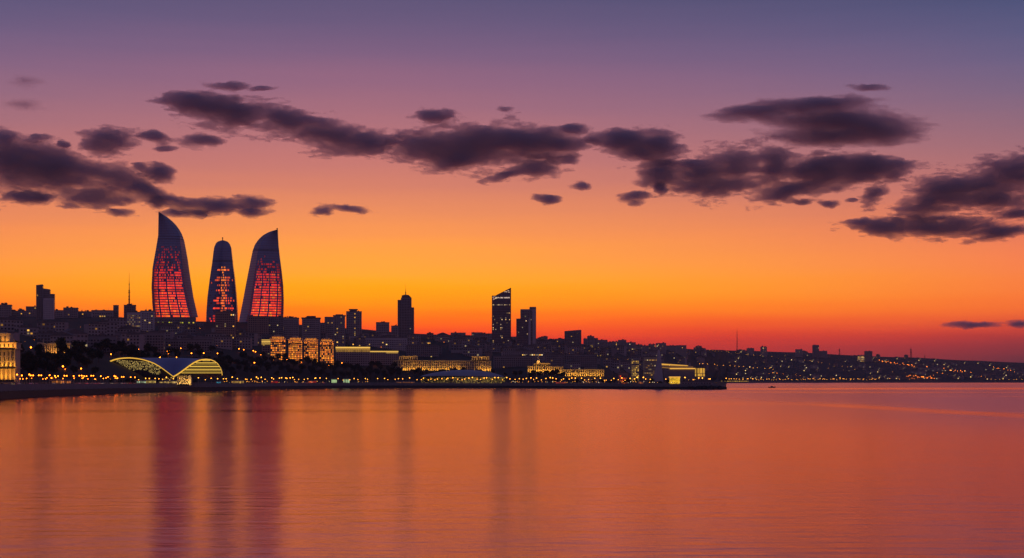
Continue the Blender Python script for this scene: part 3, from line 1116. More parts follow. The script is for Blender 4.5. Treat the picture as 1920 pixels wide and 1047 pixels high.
building('apartment_block', 'pale block with lit window grid below the television mast', [(238.5, 263.5, 585.5)], yb=612, wall='concrete_light', lit=0.55, seed=11, k=0.35, cw=2.6)
building('apartment_block', 'pale block between the lit grid block and the tallest flame tower', [(263.5, 289, 583.5)], yb=622, wall='concrete_light', lit=0.04, seed=12, ribs=2)
building('mall_building', 'low building with a long bright yellow window band on the left slope', [(198, 238, 606)], yb=617, lit=0.1, fl=3.2, seed=13, k=1.1, pal=[(1.0, 0.62, 0.12), (1.0, 0.7, 0.2)], col_bias=lambda j, nc, i, nf: 12 if i >= nf - 2 else 0.4)
building('apartment_block', 'tall brown block in front of the middle flame tower', [(403.5, 441, 585.5)], yb=646, wall='brick_wall', lit=0.05, seed=14, bands=1, cw=3.0, col_bias=lambda j, nc, i, nf: 4 if j > nc - 3 else 0.6)
building('apartment_block', 'brown block before the foot of the right flame tower', [(464.5, 503, 593.5)], yb=640, wall='brick_wall', lit=0.02, seed=15, ribs=2)
building('apartment_block', 'dark block joined right of the brown block under the right flame tower', [(503, 531, 594.5)], yb=640, wall='concrete_dark', lit=0.03, seed=16, ribs=2)
building('apartment_block', 'block with spiky roof line right of the right flame tower', [(531, 560, 596.5)], yb=638, lit=0.03, seed=17, roof=[(533, 536, 594, 597), (541, 545, 593, 597), (552, 556, 594.5, 597)], ribs=2)
building('capped_tower', 'broad tower with overhanging flat cap, third skyline tower right of the flames', [(566.5, 600, 597.5)], yb=645, lit=0.02, seed=18, ribs=2, roof=[(575, 591.5, 592.5, 597.5), (565, 601, 595.5, 597.2)])
building('apartment_block', 'low dark link block between the two capped skyline towers', [(600, 609, 606)], yb=645, lit=0.02, seed=19)
building('apartment_block', 'double tower block with lit upper left windows', [(609, 625.5, 595), (625.5, 646.5, 592)], yb=648, lit=0.09, seed=20, ribs=2, roof=[(629, 643, 589.5, 592), (624, 648, 591, 592.2)])
building('capped_tower', 'square tower with narrow cap and a vertical line of lit stair windows', [(649.5, 677.8, 584.5)], yb=640, lit=0.02, seed=21, ribs=2, roof=[(655.5, 669, 580.5, 584.5), (654, 670.5, 579.5, 580.8)], col_bias=lambda j, nc, i, nf: 45 if j == nc // 2 else 0.5)
building('apartment_block', 'wide low block between the square capped tower and the spired tower', [(705, 729.7, 605)], yb=640, lit=0.01, seed=22, roof=[(715, 721, 603.5, 605)])
building('apartment_block', 'small low block at the left foot of the spired tower', [(733.5, 747, 611.5)], yb=640, lit=0.02, seed=23)
e, s, ex, ez = building('spired_tower', 'tall shouldered tower with a crown and needle spire in the middle skyline', [(752, 771.5, 558.5), (745.8, 753, 562.5), (770, 776.2, 576.5)], yb=634, wall='concrete_dark', lit=0.006, seed=24, ribs=2, parapet=False,
                        roof=[(753, 770.5, 556.8, 558.6), (754.5, 769, 555, 556.9), (755.5, 766, 553, 555.1), (753.2, 755, 553.8, 556), (765.6, 767, 553.4, 556)])
sp = MB()
sp.frustum(ex(760.5), 8, ez(553.2), ez(549), 1.0 * s, 0.8 * s, 6)
sp.frustum(ex(760.5), 8, ez(549.2), ez(543), 0.55 * s, 0.3 * s, 6)
sp.frustum(ex(760.5), 8, ez(543.2), ez(531), 0.28 * s, 0.08 * s, 6)
sp.frustum(ex(760.5), 8, ez(548.6), ez(547.4), 1.0 * s, 1.0 * s, 6)
sp.build('spire', M['dark_metal'], e)

# glass tower with a slanted crown and a lit sign
e, s, ex, ez = building('slanted_tower', 'dark glass tower with slanted crown and white lit sign under the slope', [(922.5, 957.8, 556)], yb=652, wall='tower_glass', lit=0.05, seed=25, fl=3.4, cw=2.6, parapet=False, fill=0.75,
                        pal=[(1.0, 0.75, 0.4), (1.0, 0.65, 0.3), (0.9, 0.7, 0.5)], k=0.8, col_bias=lambda j, nc, i, nf: {nf - 19: 11, nf - 14: 6, nf - 5: 7}.get(i, 0.7 if i > 18 else 1.8))
cr = MB()
cr.prism([(ex(922.5), ez(556.2)), (ex(957.8), ez(556.2)), (ex(957.8), ez(540.2)), (ex(929.5), ez(554.6)), (ex(922.5), ez(554.6))], 0.3, 24)
cr.build('slanted_crown', M['tower_glass'], e)
fr_ = MB()
fr_.prism([(ex(929.5), ez(555.2)), (ex(957.9), ez(540.9)), (ex(957.9), ez(539.8)), (ex(929.5), ez(554.1))], 0.0, 24.2)
fr_.box(ex(922.2), ex(923.0), -0.4, 24, 0, ez(554.4))
fr_.box(ex(957.3), ex(958.2), -0.4, 24.3, 0, ez(540))
fr_.build('edge_frame', M['dark_metal'], e)
sg = MB()
white = (0.95, 0.75, 0.62)
letter_rows = ((928.9, 937.0, 7), (938.4, 943.6, 4), (945.0, 955.8, 9))
sgn = empty('sign', (0, 0, 0))
sgn.parent = e
rg = random.Random(3)
for a, b_, n in letter_rows:
    for q in range(n):
        l = MB()
        x0 = ex(a + (b_ - a) * q / n)
        w = (b_ - a) / n * s * 0.8
        tall = 2.3 if q else 2.9
        z0 = ez(559.6)
        kind_ = rg.randint(0, 3)
        l.box(x0, x0 + w * 0.34, -0.5, -0.1, z0, z0 + tall, 0, white, True)
        if kind_ in (0, 1):
            l.box(x0 + w * 0.34, x0 + w, -0.5, -0.1, z0 + tall - 0.75, z0 + tall, 0, white, True)
        if kind_ in (1, 2):
            l.box(x0 + w * 0.34, x0 + w, -0.5, -0.1, z0, z0 + 0.75, 0, white, True)
        l.box(x0 + w * 0.66, x0 + w, -0.52, -0.12, z0 + (0 if kind_ == 3 else 0.76), z0 + tall - 0.76, 0, white, True)
        l.build('letter', M['glow'], sgn)
lg = MB()
px_s = [(927.6, 556.8), (925.2, 556.9), (923.9, 558.2), (925.6, 559.6), (927.4, 560.6), (926.6, 562.0), (924.4, 562.2)]
for (a, b_), (c, d) in zip(px_s[:-1], px_s[1:]):
    lg.tube((ex(a), -0.4, ez(b_)), (ex(c), -0.4, ez(d)), 0.5, 0.5, 5, 0, (0.75, 0.5, 0.42))
lg.build('logo', M['glow'], sgn)
ct = MB()
for (x0, x1, y0) in ((945.2, 948.2, 546.6), (948.6, 951, 546.9), (951.8, 954.6, 544.8), (953.2, 955.4, 547.6)):
    ct.box(ex(x0), ex(x1), 0.15, 0.28, ez(y0 + 1.2), ez(y0), 0, (0.85, 0.62, 0.45))
ct.build('crown_lights', M['glow'], e, kind='stuff')

# pair of towers beside it
building('office_tower', 'taller rear tower of the pair right of the slanted tower', [(976, 994, 580), (993, 1005, 575.6)], Y=3010, wall='concrete', lit=0.02, seed=26, parapet=False, ribs=4, col_bias=lambda j, nc, i, nf: 1.5)
e, s, ex, ez = building('office_tower', 'shorter dark glass tower with pale right edge, in front of its taller twin', [(968, 991, 597.6)], Y=2960, wall='tower_glass', lit=0.05, seed=27, fl=3.4, cw=2.6, fill=0.75, parapet=False, pal=[(1.0, 0.7, 0.4), (0.9, 0.7, 0.45)], k=0.8)
ed = MB()
ed.box(ex(991.02), ex(995.2), 0.4, 20, 0, ez(597.4))
ed.box(ex(998.6), ex(1004.4), 14, 26, 0, ez(579))
ed.build('pale_edge', M['concrete_light'], e)
gl_ = MB()
gl_.box(ex(967.4), ex(991), -0.8, -0.1, ez(654.2), ez(652.6), 0, (0.9, 0.62, 0.2), True)
gl_.build('gold_strip', M['glow'], e)
building('slanted_block', 'dark block with gently slanted top right of the office pair', [(1058.5, 1090, 621, 618.6)], Y=3300, wall='concrete_dark', lit=0.05, seed=28, bands=1, k=0.7)
building('apartment_block', 'low wide block on the ridge between the spired and the slanted tower', [(845, 873, 624.5)], Y=3450, lit=0.03, seed=29)
building('apartment_block', 'block on the ridge touching the left side of the slanted tower', [(884, 905, 624), (905, 923, 626)], Y=3400, lit=0.03, seed=30)
building('apartment_block', 'low block filling the gap between the slanted tower and the office pair', [(957, 972, 632)], Y=3350, lit=0.05, seed=31)
building('apartment_block', 'dark block with a stair tower just right of the office pair', [(1004, 1020, 635.5), (1017.5, 1027, 631.5)], Y=3300, lit=0.06, seed=32, col_bias=lambda j, nc, i, nf: 1.4)
building('apartment_block', 'ribbed block left of the gently slanted block', [(1027, 1042, 638), (1040, 1058.5, 636)], Y=3350, lit=0.05, seed=33, ribs=2)
building('apartment_block', 'stepped block right of the gently slanted block', [(1094, 1102, 635.5), (1101, 1114, 631), (1114, 1121, 634.5)], Y=3500, lit=0.03, seed=34, ribs=3)
building('apartment_block', 'long ribbed block beyond the stepped block on the right slope', [(1120, 1139, 638), (1139, 1148, 642)], Y=3600, lit=0.04, seed=35, ribs=2)
building('apartment_block', 'broad double block on the right slope before the antenna', [(1147, 1160, 641), (1159, 1174.5, 638), (1174.5, 1192, 642.5)], Y=3900, lit=0.05, seed=36)
building('apartment_block', 'low dark block right of the broad double block', [(1192, 1205, 647), (1205, 1216, 648.5)], Y=4100, lit=0.03, seed=37)
building('apartment_block', 'small twin block on the ridge above the sail shaped tower', [(1216, 1229, 646), (1230, 1249, 644)], Y=4400, lit=0.07, seed=38)
building('apartment_block', 'flat row block on the ridge right of the twin block', [(1249, 1268, 648.5), (1268, 1287, 648)], Y=4600, lit=0.04, seed=39)
building('far_block', 'low flat block on the far ridge just right of the needle thin mast', [(1400, 1414, 653.5)], Y=6000, lit=0.06, seed=39)
building('far_block', 'taller rough topped block on the far ridge right of the needle thin mast', [(1426, 1438, 651)], Y=6000, lit=0.06, seed=40, roof=[(1429, 1431, 648.5, 651), (1433, 1436, 649.5, 651)])
building('far_block', 'small cube of a building on the far ridge', [(1491.5, 1504.5, 655.5)], Y=6200, lit=0.02, seed=41)
building('far_block', 'tallest dark block on the far right ridge', [(1523.5, 1535.5, 647.5)], Y=6250, lit=0.01, seed=42, wall='concrete_dark')
building('far_block', 'low wide block leaning on the tallest far ridge block', [(1535.5, 1551, 658.5)], Y=6280, lit=0.02, seed=43)
building('far_block', 'lone dark cube on the far right slope', [(1621, 1635.5, 659)], Y=6300, lit=0.0, seed=44, wall='concrete_dark')
building('far_block', 'low lit row house left of the lone dark cube', [(1608, 1621, 666.5)], Y=6300, lit=0.8, seed=45, k=1.2)

# middle distance below the skyline
building('long_block', 'long dim block under the tallest flame tower, left half of the middle row', [(217, 306, 624)], yb=652, wall='concrete_dark', lit=0.012, seed=50, bands=1, roof=[(238, 250, 622, 624)])
building('long_block', 'round cornered dim block right of the long block under the flame towers', [(310, 398, 637), (362, 398, 632)], yb=656, wall='concrete_dark', lit=0.02, seed=51, bands=1)
building('long_block', 'low dim row behind the small columned villa', [(104, 216, 630)], yb=650, wall='concrete_dark', lit=0.03, seed=52, ribs=2)
building('apartment_block', 'dim block with scattered lights below the stepped tower', [(36, 70, 614)], yb=632, lit=0.12, seed=53)
building('long_block', 'low pale roofed row below the stepped tower', [(70, 126, 625)], yb=640, wall='concrete_dark', lit=0.03, seed=54, col_bias=lambda j, nc, i, nf: 10 if i == 1 and 20 < j < 36 else 0.5)
building('office_block', 'wide grid fronted office above the gold topped building', [(656, 683, 630), (683, 763, 633.5)], yb=652, wall='concrete_light', lit=0.03, seed=55, ribs=1, bands=1, roof=[(668, 678, 628.5, 630)])
building('long_block', 'dim block behind the palace with corner pavilions', [(762, 822, 648)], yb=670, wall='concrete_dark', lit=0.012, seed=56, ribs=2)
building('office_block', 'small block with four bright windows left of the grid fronted office', [(640, 655, 628)], yb=645, wall='concrete_dark', lit=0.14, seed=57, cw=5, fl=4.5)
building('office_block', 'low flat block with one gold lit bar below the square capped tower', [(676, 735, 625)], yb=640, lit=0.01, seed=58)
building('long_block', 'wide dim block above the domed palace', [(1022, 1055, 665), (1055, 1058, 666)], yb=690, wall='concrete_dark', lit=0.02, seed=59, ribs=1)
building('long_block', 'wide dim block behind the long wing of the domed palace', [(1058, 1062, 663), (1062, 1120, 664.5)], yb=690, wall='concrete_dark', lit=0.008, seed=60)
building('apartment_block', 'dark block with golden terrace lights under the slanted tower', [(940, 1020, 659)], yb=674, lit=0.10, seed=61, k=1.2, col_bias=lambda j, nc, i, nf: 3.2 if i >= nf - 2 and j > nc * 0.4 else 0.2)
building('long_block', 'long dim hall right of the palace with corner pavilions', [(925, 1000, 668)], yb=690, wall='concrete_dark', lit=0.006, seed=62)

# gold topped office buildings
e, s, ex, ez = building('gold_topped_building', 'grid fronted building crowned by a broad gold lit band', [(630, 693.4, 651.5)], yb=684, wall='concrete', lit=0.005, seed=63, ribs=1, bands=1, parapet=False, fl=3.6)
g = MB()
g.box(ex(629.6), ex(693.8), -1.0, -0.45, ez(653.2), ez(650.8), 0, (1.0, 0.66, 0.18), True)
g.box(ex(629.6), ex(693.8), -0.9, -0.46, ez(655.4), ez(654.2), 0, (0.7, 0.42, 0.10), True)
for q in range(46):
    x = 630.4 + q * (62.6 / 45)
    v = R.uniform(0.5, 1.0)
    g.box(ex(x), ex(x + 0.6), -0.85, -0.47, ez(660.2), ez(656), 0, (0.75 * v, 0.46 * v, 0.12 * v), True)
g.build('gold_lights', M['glow'], e, kind='stuff')
e, s, ex, ez = building('gold_topped_building', 'lower wing with a single thin gold line along its roof', [(693.8, 746.5, 659)], yb=686, wall='concrete', lit=0.005, seed=64, ribs=1, bands=1, parapet=False)
g = MB()
g.box(ex(693.9), ex(746.8), -1.0, -0.45, ez(660.6), ez(658.4), 0, (0.85, 0.56, 0.16), True)
g.box(ex(724), ex(746), -0.9, -0.46, ez(662.6), ez(661.2), 0, (0.6, 0.4, 0.12), True)
g.build('gold_lights', M['glow'], e, kind='stuff')
e, s, ex, ez = building('gold_topped_building', 'small building with bright gold top lines left of the four orange towers', [(491, 507, 637)], yb=664, wall='concrete_dark', lit=0.14, seed=65, k=0.6)
g = MB()
for y_, v in ((637.2, 0.8), (640, 1.1), (642.8, 0.9), (645.4, 0.45)):
    g.box(ex(490.6), ex(507.2), -1.0, -0.3, ez(y_ + 1.3), ez(y_), 0, (1.0 * v, 0.68 * v, 0.2 * v), True)
g.build('gold_lights', M['glow'], e, kind='stuff')
building('apartment_block', 'low lit row on the wooded slope left of the gold lined small building', [(455, 491, 638)], yb=646, wall='concrete_dark', lit=0.25, seed=66, k=0.9)


# ---- four orange lit residential towers
def orange_tower(label, x0, x1, y0, y1, seed):
    rg = random.Random(seed)
    Y = ground_at(0.5 * (x0 + x1), y1 + 2)
    e, s, ex, ez = place('orange_tower', label, 'tower', 'four orange lit towers above the park', x0, x1, Y)
    w = (x1 - x0) * s
    a, b_ = -w / 2, w / 2
    zc = ez(y0 + 10.5)
    body = MB()
    body.box(a, b_, 0, 18, 0, zc)
    body.build('wall', M['limestone'], e)
    pn, lt, gr = MB(), MB(), MB()
    nf = max(6, int(zc / 3.0))
    nc = 9
    for i in range(nf):
        for j in range(nc):
            x = a + w * (j + 0.2) / nc
            x2 = a + w * (j + 0.82) / nc
            z = zc * (i + 0.2) / nf
            z2 = zc * (i + 0.78) / nf
            t = i / nf
            if rg.random() < 0.93 - 0.12 * t:
                v = (0.55 + 0.9 * rg.random() ** 1.5) * (1.3 - 0.6 * t)
                lt.face([(x, -0.08, z), (x2, -0.08, z), (x2, -0.08, z2), (x, -0.08, z2)], 0, (1.15 * v, (0.36 + 0.14 * rg.random()) * v, 0.06 * v))
            else:
                pn.face([(x, -0.08, z), (x2, -0.08, z), (x2, -0.08, z2), (x, -0.08, z2)])
            for xs, sd in ((b_ + 0.08, 1), (a - 0.08, -1)):
                if j < 5:
                    yy = 1 + j * 3.3
                    q = [(xs, yy, z), (xs, yy + 2.0, z), (xs, yy + 2.0, z2), (xs, yy, z2)]
                    on = rg.random() < 0.5
                    (lt if on else pn).face(q if sd > 0 else q[::-1], 0, (0.5, 0.16, 0.02) if on else None)
    for j in range(nc + 1):
        x = a + w * (j + 0.01) / nc
        gr.box(x - 0.22, x + 0.22, -0.45, -0.003, 0, zc)
    for i in range(nf + 1):
        z = zc * i / nf
        gr.box(a - 0.3, b_ + 0.3, -0.36, -0.002, z, z + 0.35)
    gr.build('balcony_grid', M['limestone'], e, kind='stuff')
    pn.build('window_panes', M['pane'], e, kind='stuff')
    lt.build('lit_windows', M['glow'], e, kind='stuff')
    # stepped crown
    cr = MB()
    cr.box(a - 0.5, b_ + 0.5, -0.6, 18.5, zc + 0.01, ez(y0 + 8))
    cr.box(a * 0.78, b_ * 0.78, 1.2, 16.5, ez(y0 + 8) - 0.2, ez(y0 + 4.2))
    cr.box(a * 0.84, b_ * 0.84, 0.8, 17, ez(y0 + 4.2) + 0.01, ez(y0 + 3.4))
    cr.box(a * 0.45, b_ * 0.45, 4, 14, ez(y0 + 3.4), ez(y0 + 1.2))
    cr.frustum(0, 9, ez(y0 + 1.2), ez(y0 - 1.6), 0.9, 0.2, 6)
    for sx in (-1, 1):
        cr.box(sx * (w / 2) - 1.2, sx * (w / 2) + 1.2, -0.9, 2.2, ez(y0 + 9), ez(y0 + 6.2))
    crown = cr.build('crown', M['limestone'], e)
    cl = MB()
    for q in range(8):
        x = a * 0.7 + (b_ - a) * 0.7 * q / 7
        cl.box(x - 0.5, x + 0.5, 0.98, 1.18, ez(y0 + 7.6), ez(y0 + 4.8), 0, (1.0, 0.42, 0.06))
    cl.build('crown_lights', M['glow'], crown, kind='stuff')
    flood(e, (0, -4.5, zc * 0.90), (0, 1.0, zc * 1.2), w * 0.9, 0.4, 800, (1.0, 0.27, 0.012))
    flood(e, (0, -7, 1.0), (0, 0, zc * 0.45), w * 0.9, 0.5, 550, (1.0, 0.24, 0.01))
    return e


orange_tower('leftmost of the four orange lit towers beside the gold lined building', 507.5, 535, 627.5, 672, 1)
orange_tower('second orange lit tower from the left above the park trees', 541, 566.5, 629.5, 674, 2)
orange_tower('third orange lit tower from the left above the park trees', 570, 596, 630.5, 676, 3)
orange_tower('rightmost of the four orange lit towers next to the gold topped building', 600, 625.5, 632.5, 682, 4)


# ------------------------------------------------------------------ floodlit landmarks along the shore
def column_mesh(name, r, h, mat, seg=8):
    c = MB()
    c.frustum(0, 0, 0, h * 0.06, r * 1.35, r * 1.35, 4, rot=math.pi / 4)
    c.frustum(0, 0, h * 0.06, h * 0.93, r, r * 0.86, seg)
    c.frustum(0, 0, h * 0.93, h, r * 1.1, r * 1.5, 4, rot=math.pi / 4)
    return c.mesh(name, mat)


def statue(mb, x, y, z, h):
    mb.frustum(x, y, z, z + h * 0.3, h * 0.16, h * 0.14, 6)
    mb.frustum(x, y, z + h * 0.3, z + h * 0.8, h * 0.13, h * 0.09, 6)
    mb.ball(x, y, z + h * 0.9, h * 0.1, 6, 4)


# columned building cut by the left edge
Yc = 985
e, s, ex, ez = place('columned_building', 'tall floodlit building with giant columns at the left edge of the shore', 'building', None, -62, 29, Yc)
e.rotation_euler[2] = -math.atan2(e.location[0], Yc) * 0.55
w2 = 45.5 * s
wl = MB()
wl.box(-w2 * 0.96, w2 * 0.96, 1.6, 22, 0, ez(655))
wl.build('wall', M['limestone'], e)
bs = MB()
bs.box(-w2, w2, 0.8, 23, ez(691.5), ez(689.5))
bs.box(-w2 - 0.5, w2 + 0.5, 0.3, 23.4, ez(654.8), ez(652.6))
bs.box(-w2 * 0.98, w2 * 0.98, 1.0, 22.5, ez(652.6) + 0.01, ez(643.4))
bs.box(-w2 - 0.3, w2 + 0.3, 0.5, 23.2, ez(643.4) + 0.01, ez(642))
bs.build('cornice', M['limestone'], e)
tp = MB()
tp.box(-w2 * 0.70, w2 * 0.70, 4, 20, ez(642) + 0.02, ez(626.6))
tp.box(-w2 * 0.73, w2 * 0.73, 3.5, 20.5, ez(626.6) + 0.01, ez(625))
tp.prism([(-w2 * 0.66, ez(625)), (w2 * 0.66, ez(625)), (w2 * 0.42, ez(622)), (-w2 * 0.42, ez(622))], 4.5, 19.5)
tp.build('attic_storey', M['limestone'], e)
cm_big = column_mesh('column', 1.9 * s, ez(655) - ez(689.5), M['limestone'], 10)
cm_low = column_mesh('column', 1.7 * s, ez(691.5) - ez(714), M['limestone'], 8)
for q in range(12):
    x = -w2 * 0.93 + 2 * w2 * 0.93 * q / 11
    instance(cm_big, 'column', e, (x, 0.6, ez(689.5) + 0.01))
    if q % 1 == 0:
        instance(cm_low, 'column', e, (x, -0.9, ez(714)))
pn = MB()
for q in range(11):
    x = -w2 * 0.93 + 2 * w2 * 0.93 * (q + 0.5) / 11
    for (r0, r1) in ((686, 680), (677, 670), (667, 660)):
        pn.face([(x - 0.9 * s, 1.55, ez(r0)), (x + 0.9 * s, 1.55, ez(r0)), (x + 0.9 * s, 1.55, ez(r1)), (x - 0.9 * s, 1.55, ez(r1))])
    pn.face([(x - 1.2 * s, 0.95, ez(651)), (x + 1.2 * s, 0.95, ez(651)), (x + 1.2 * s, 0.95, ez(645)), (x - 1.2 * s, 0.95, ez(645))])
    if abs(x) < w2 * 0.6:
        pn.face([(x - 1.2 * s, 3.95, ez(640)), (x + 1.2 * s, 3.95, ez(640)), (x + 1.2 * s, 3.95, ez(630)), (x - 1.2 * s, 3.95, ez(630))])
pn.build('window_panes', M['pane'], e, kind='stuff')
st = MB()
for q in range(9):
    statue(st, -w2 * 0.9 + 2 * w2 * 0.9 * q / 8, 1.0, ez(642), 2.2)
st.build('roof_statues', M['limestone'], e, kind='stuff')
flood(e, (0, -5.5, ez(713)), (0, 1.0, ez(672)), w2 * 1.9, 0.8, 5200, (1.0, 0.40, 0.03))
flood(e, (0, -1.6, ez(688.5)), (0, 1.2, ez(664)), w2 * 1.9, 0.3, 2200, (1.0, 0.43, 0.035))
flood(e, (0, -1.6, ez(653)), (0, 3.2, ez(634)), w2 * 1.9, 0.3, 2600, (1.0, 0.38, 0.03))

flood(e, (0, 1.9, ez(641)), (0, 4.2, ez(631)), w2 * 1.3, 0.3, 900, (1.0, 0.40, 0.03))

# small columned villa among the trees
Yv = ground_at(100, 664)
e, s, ex, ez = place('columned_villa', 'small floodlit columned villa half hidden by trees on the slope', 'building', None, 71, 130.5, Yv)
wl = MB()
wl.box(ex(72), ex(129.5), 1.2, 16, 0, ez(646))
wl.build('wall', M['limestone'], e)
co = MB()
co.box(ex(71), ex(130.5), -0.4, 16.5, ez(646) + 0.01, ez(643.8))
for a, b_ in ((71.5, 80), (96, 104), (121, 130)):
    co.box(ex(a), ex(b_), -0.2, 6, ez(643.8) + 0.01, ez(642.2))
co.build('cornice', M['limestone'], e)
cmv = column_mesh('column', 1.0 * s, ez(646) + 0.01, M['limestone'], 8)
for q in range(15):
    instance(cmv, 'column', e, (ex(73) + (ex(128.5) - ex(73)) * q / 14, 0.1, 0))
pn = MB()
for q in range(14):
    x = ex(73) + (ex(128.5) - ex(73)) * (q + 0.5) / 14
    pn.face([(x - 0.6 * s, 1.15, ez(657)), (x + 0.6 * s, 1.15, ez(657)), (x + 0.6 * s, 1.15, ez(649)), (x - 0.6 * s, 1.15, ez(649))])
pn.build('window_panes', M['pane'], e, kind='stuff')
st = MB()
for x in (82, 100, 117.5):
    statue(st, ex(x), 2, ez(643.8), 4.2)
st.build('roof_statues', M['limestone'], e, kind='stuff')
flood(e, (0, -3.0, ez(663)), (0, 1.0, ez(650)), 32, 0.5, 2200, (1.0, 0.44, 0.07))

# shell roofed hall with two lit arches and a blue swooping roof
Ys_ = shore(305) + 62
e, s, ex, ez = place('shell_hall', 'swooping shell roofed hall with two gold lit arches and blue roof', 'hall', None, 195, 416, Ys_)
e.rotation_euler[2] = 0.0
left_arch = [(195.5, 684.5), (200, 680.5), (206, 676.8), (213, 674), (221, 672), (230, 670.9), (240, 670.4), (250, 670.9), (260, 672.2), (270, 674.2), (280, 677.2), (290, 681.2), (300, 687), (309, 693.5), (317, 699.5), (325, 705.5)]
right_arch = [(325, 705.5), (331, 702), (338, 697.5), (346, 691.5), (354, 685.5), (362, 680), (370, 676), (378, 673.8), (387, 673), (396, 674.2), (403, 677), (409, 682), (413, 688), (415.4, 695), (416, 702)]


def dens(pts, n=40):
    """smooth even resampling of a polyline"""
    p = np.array(pts, float)
    d = np.concatenate([[0], np.cumsum(np.hypot(*np.diff(p, axis=0).T))])
    t = np.linspace(0, d[-1], n)
    return [(float(np.interp(v, d, p[:, 0])), float(np.interp(v, d, p[:, 1]))) for v in t]


LA, RA = dens(left_arch, 48), dens(right_arch, 48)


def arch_ribbon(mb, pts, y0, y1, th, c=None):
    """lit band hanging th rows under the arch edge"""
    for (a, b_), (c0, d) in zip(pts[:-1], pts[1:]):
        mb.face([(ex(a), y0, ez(b_ + th)), (ex(c0), y0, ez(d + th)), (ex(c0), y0, ez(d)), (ex(a), y0, ez(b_))], 0, c)
        mb.face([(ex(a), y0, ez(b_ + th)), (ex(a), y1, ez(b_ + th)), (ex(c0), y1, ez(d + th)), (ex(c0), y0, ez(d + th))], 0, c)


rb = MB()
arch_ribbon(rb, LA[4:], 0, 3, 1.9, (0.95, 0.60, 0.12))
arch_ribbon(rb, LA[:5], 0, 3, 1.0, (0.6, 0.38, 0.10))
rb.build('arch_light', M['glow'], e)
rb = MB()
arch_ribbon(rb, RA, 0, 3, 2.0, (0.95, 0.60, 0.12))
rb.build('arch_light', M['glow'], e)
for pts, nm in ((LA, 'vault'), (RA, 'vault')):
    v = MB()
    for (a, b_), (c0, d) in zip(pts[:-1], pts[1:]):
        bkx = lambda x: (e.location[0] + ex(x)) * (1 + 46 / Ys_) - e.location[0]
        q0 = [(ex(a), -0.8, ez(b_ - 0.7)), (ex(c0), -0.8, ez(d - 0.7)), (bkx(c0), 46, ez(d - 0.7) * 0.72), (bkx(a), 46, ez(b_ - 0.7) * 0.72)]
        v.face(q0)
        v.face([(ex(a), -0.8, ez(b_)), (ex(c0), -0.8, ez(d)), (ex(c0), -0.8, ez(d - 0.7)), (ex(a), -0.8, ez(b_ - 0.7))])
    v.build(nm, M['blue_roof'], e, smooth=False)
# swooping centre: spans from the falling left arch to the rising right arch
la = LA[22:]
ra = RA[:26][::-1]
n = 26
la, ra = dens(la, n), dens(ra, n)
v = MB()
nu = 14


def swoop(i, u):
    (x0, y0), (x1, y1) = la[i], ra[i]
    t = i / (n - 1)
    back = (1 - t) * 34
    yy = y0 + (y1 - y0) * u - (1 - t) * 1.6 * math.sin(math.pi * u) * (1 - t)
    return (ex(x0 + (x1 - x0) * u), -0.9 + back * math.sin(math.pi * u) ** 0.7, ez(yy - 0.8))


for i in range(n - 1):
    for u in range(nu):
        v.face([swoop(i + 1, u / nu), swoop(i + 1, (u + 1) / nu), swoop(i, (u + 1) / nu), swoop(i, u / nu)])
v.build('swooping_roof', M['blue_roof'], e, smooth=True)
# glass under the left arch, a net of small lights
rg = random.Random(17)
gw, gl2 = MB(), MB()


def arch_y(pts, x):
    return float(np.interp(x, [p[0] for p in pts], [p[1] for p in pts]))


for (a, b_), (c0, d) in zip(LA[3:-4], LA[4:-3]):
    gw.face([(ex(a), 3.2, ez(708)), (ex(c0), 3.2, ez(708)), (ex(c0), 3.2, ez(d + 1)), (ex(a), 3.2, ez(b_ + 1))])
for (a, b_), (c0, d) in zip(RA[4:-1], RA[5:]):
    gw.face([(ex(a), 3.2, ez(708)), (ex(c0), 3.2, ez(708)), (ex(c0), 3.2, ez(d + 1)), (ex(a), 3.2, ez(b_ + 1))])
gw.build('glass_front', M['pane'], e)
for i in range(13):
    for j in range(52):
        x = 207 + j * 1.9 + (0.95 if i % 2 else 0)
        y = 675.2 + i * 2.1 + (x - 207) * 0.06
        top = arch_y(LA, x) + 2.8
        limit = 676 + (x - 207) * 0.30 + 4 * math.sin(x * 0.11)
        if x > 300 or y < top or y > limit + 3 or rg.random() < 0.22 or y > 702:
            continue
        v_ = 0.35 + 0.9 * rg.random()
        gl2.face([(ex(x - 0.55), 3.1, ez(y + 0.4)), (ex(x + 0.55), 3.1, ez(y + 0.65)), (ex(x + 0.55), 3.1, ez(y - 0.3)), (ex(x - 0.55), 3.1, ez(y - 0.5))], 0, (0.95 * v_, 0.72 * v_, 0.28 * v_))
gl2.build('front_lights', M['glow'], e, kind='stuff')
bn = MB()
for q, (y, v_) in enumerate(((676.2, 0.75), (680.5, 1.0), (684.0, 0.45), (687.2, 1.05), (690.4, 0.4), (693.4, 1.0), (696.0, 0.4), (699.2, 0.75))):
    xs = [x for x in np.linspace(332, 415.8, 150) if arch_y(RA, x) + 2.4 < y]
    if len(xs) > 2:
        bn.box(ex(min(xs)), ex(max(xs)), 2.2, 3.0, ez(y + 1.0), ez(y - 0.5), 0, (0.95 * v_, 0.66 * v_, 0.16 * v_), True)
bn.build('gallery_lights', M['glow'], e, kind='stuff')
col = MB()
for x in np.linspace(333, 356, 7):
    col.box(ex(x - 0.5), ex(x + 0.5), 1, 2.4, 0, ez(704.5))
col.box(ex(353.5), ex(358), 0.6, 5, 0, ez(703.8))
col.build('entrance_pillars', M['limestone'], e, kind='stuff')
en = MB()
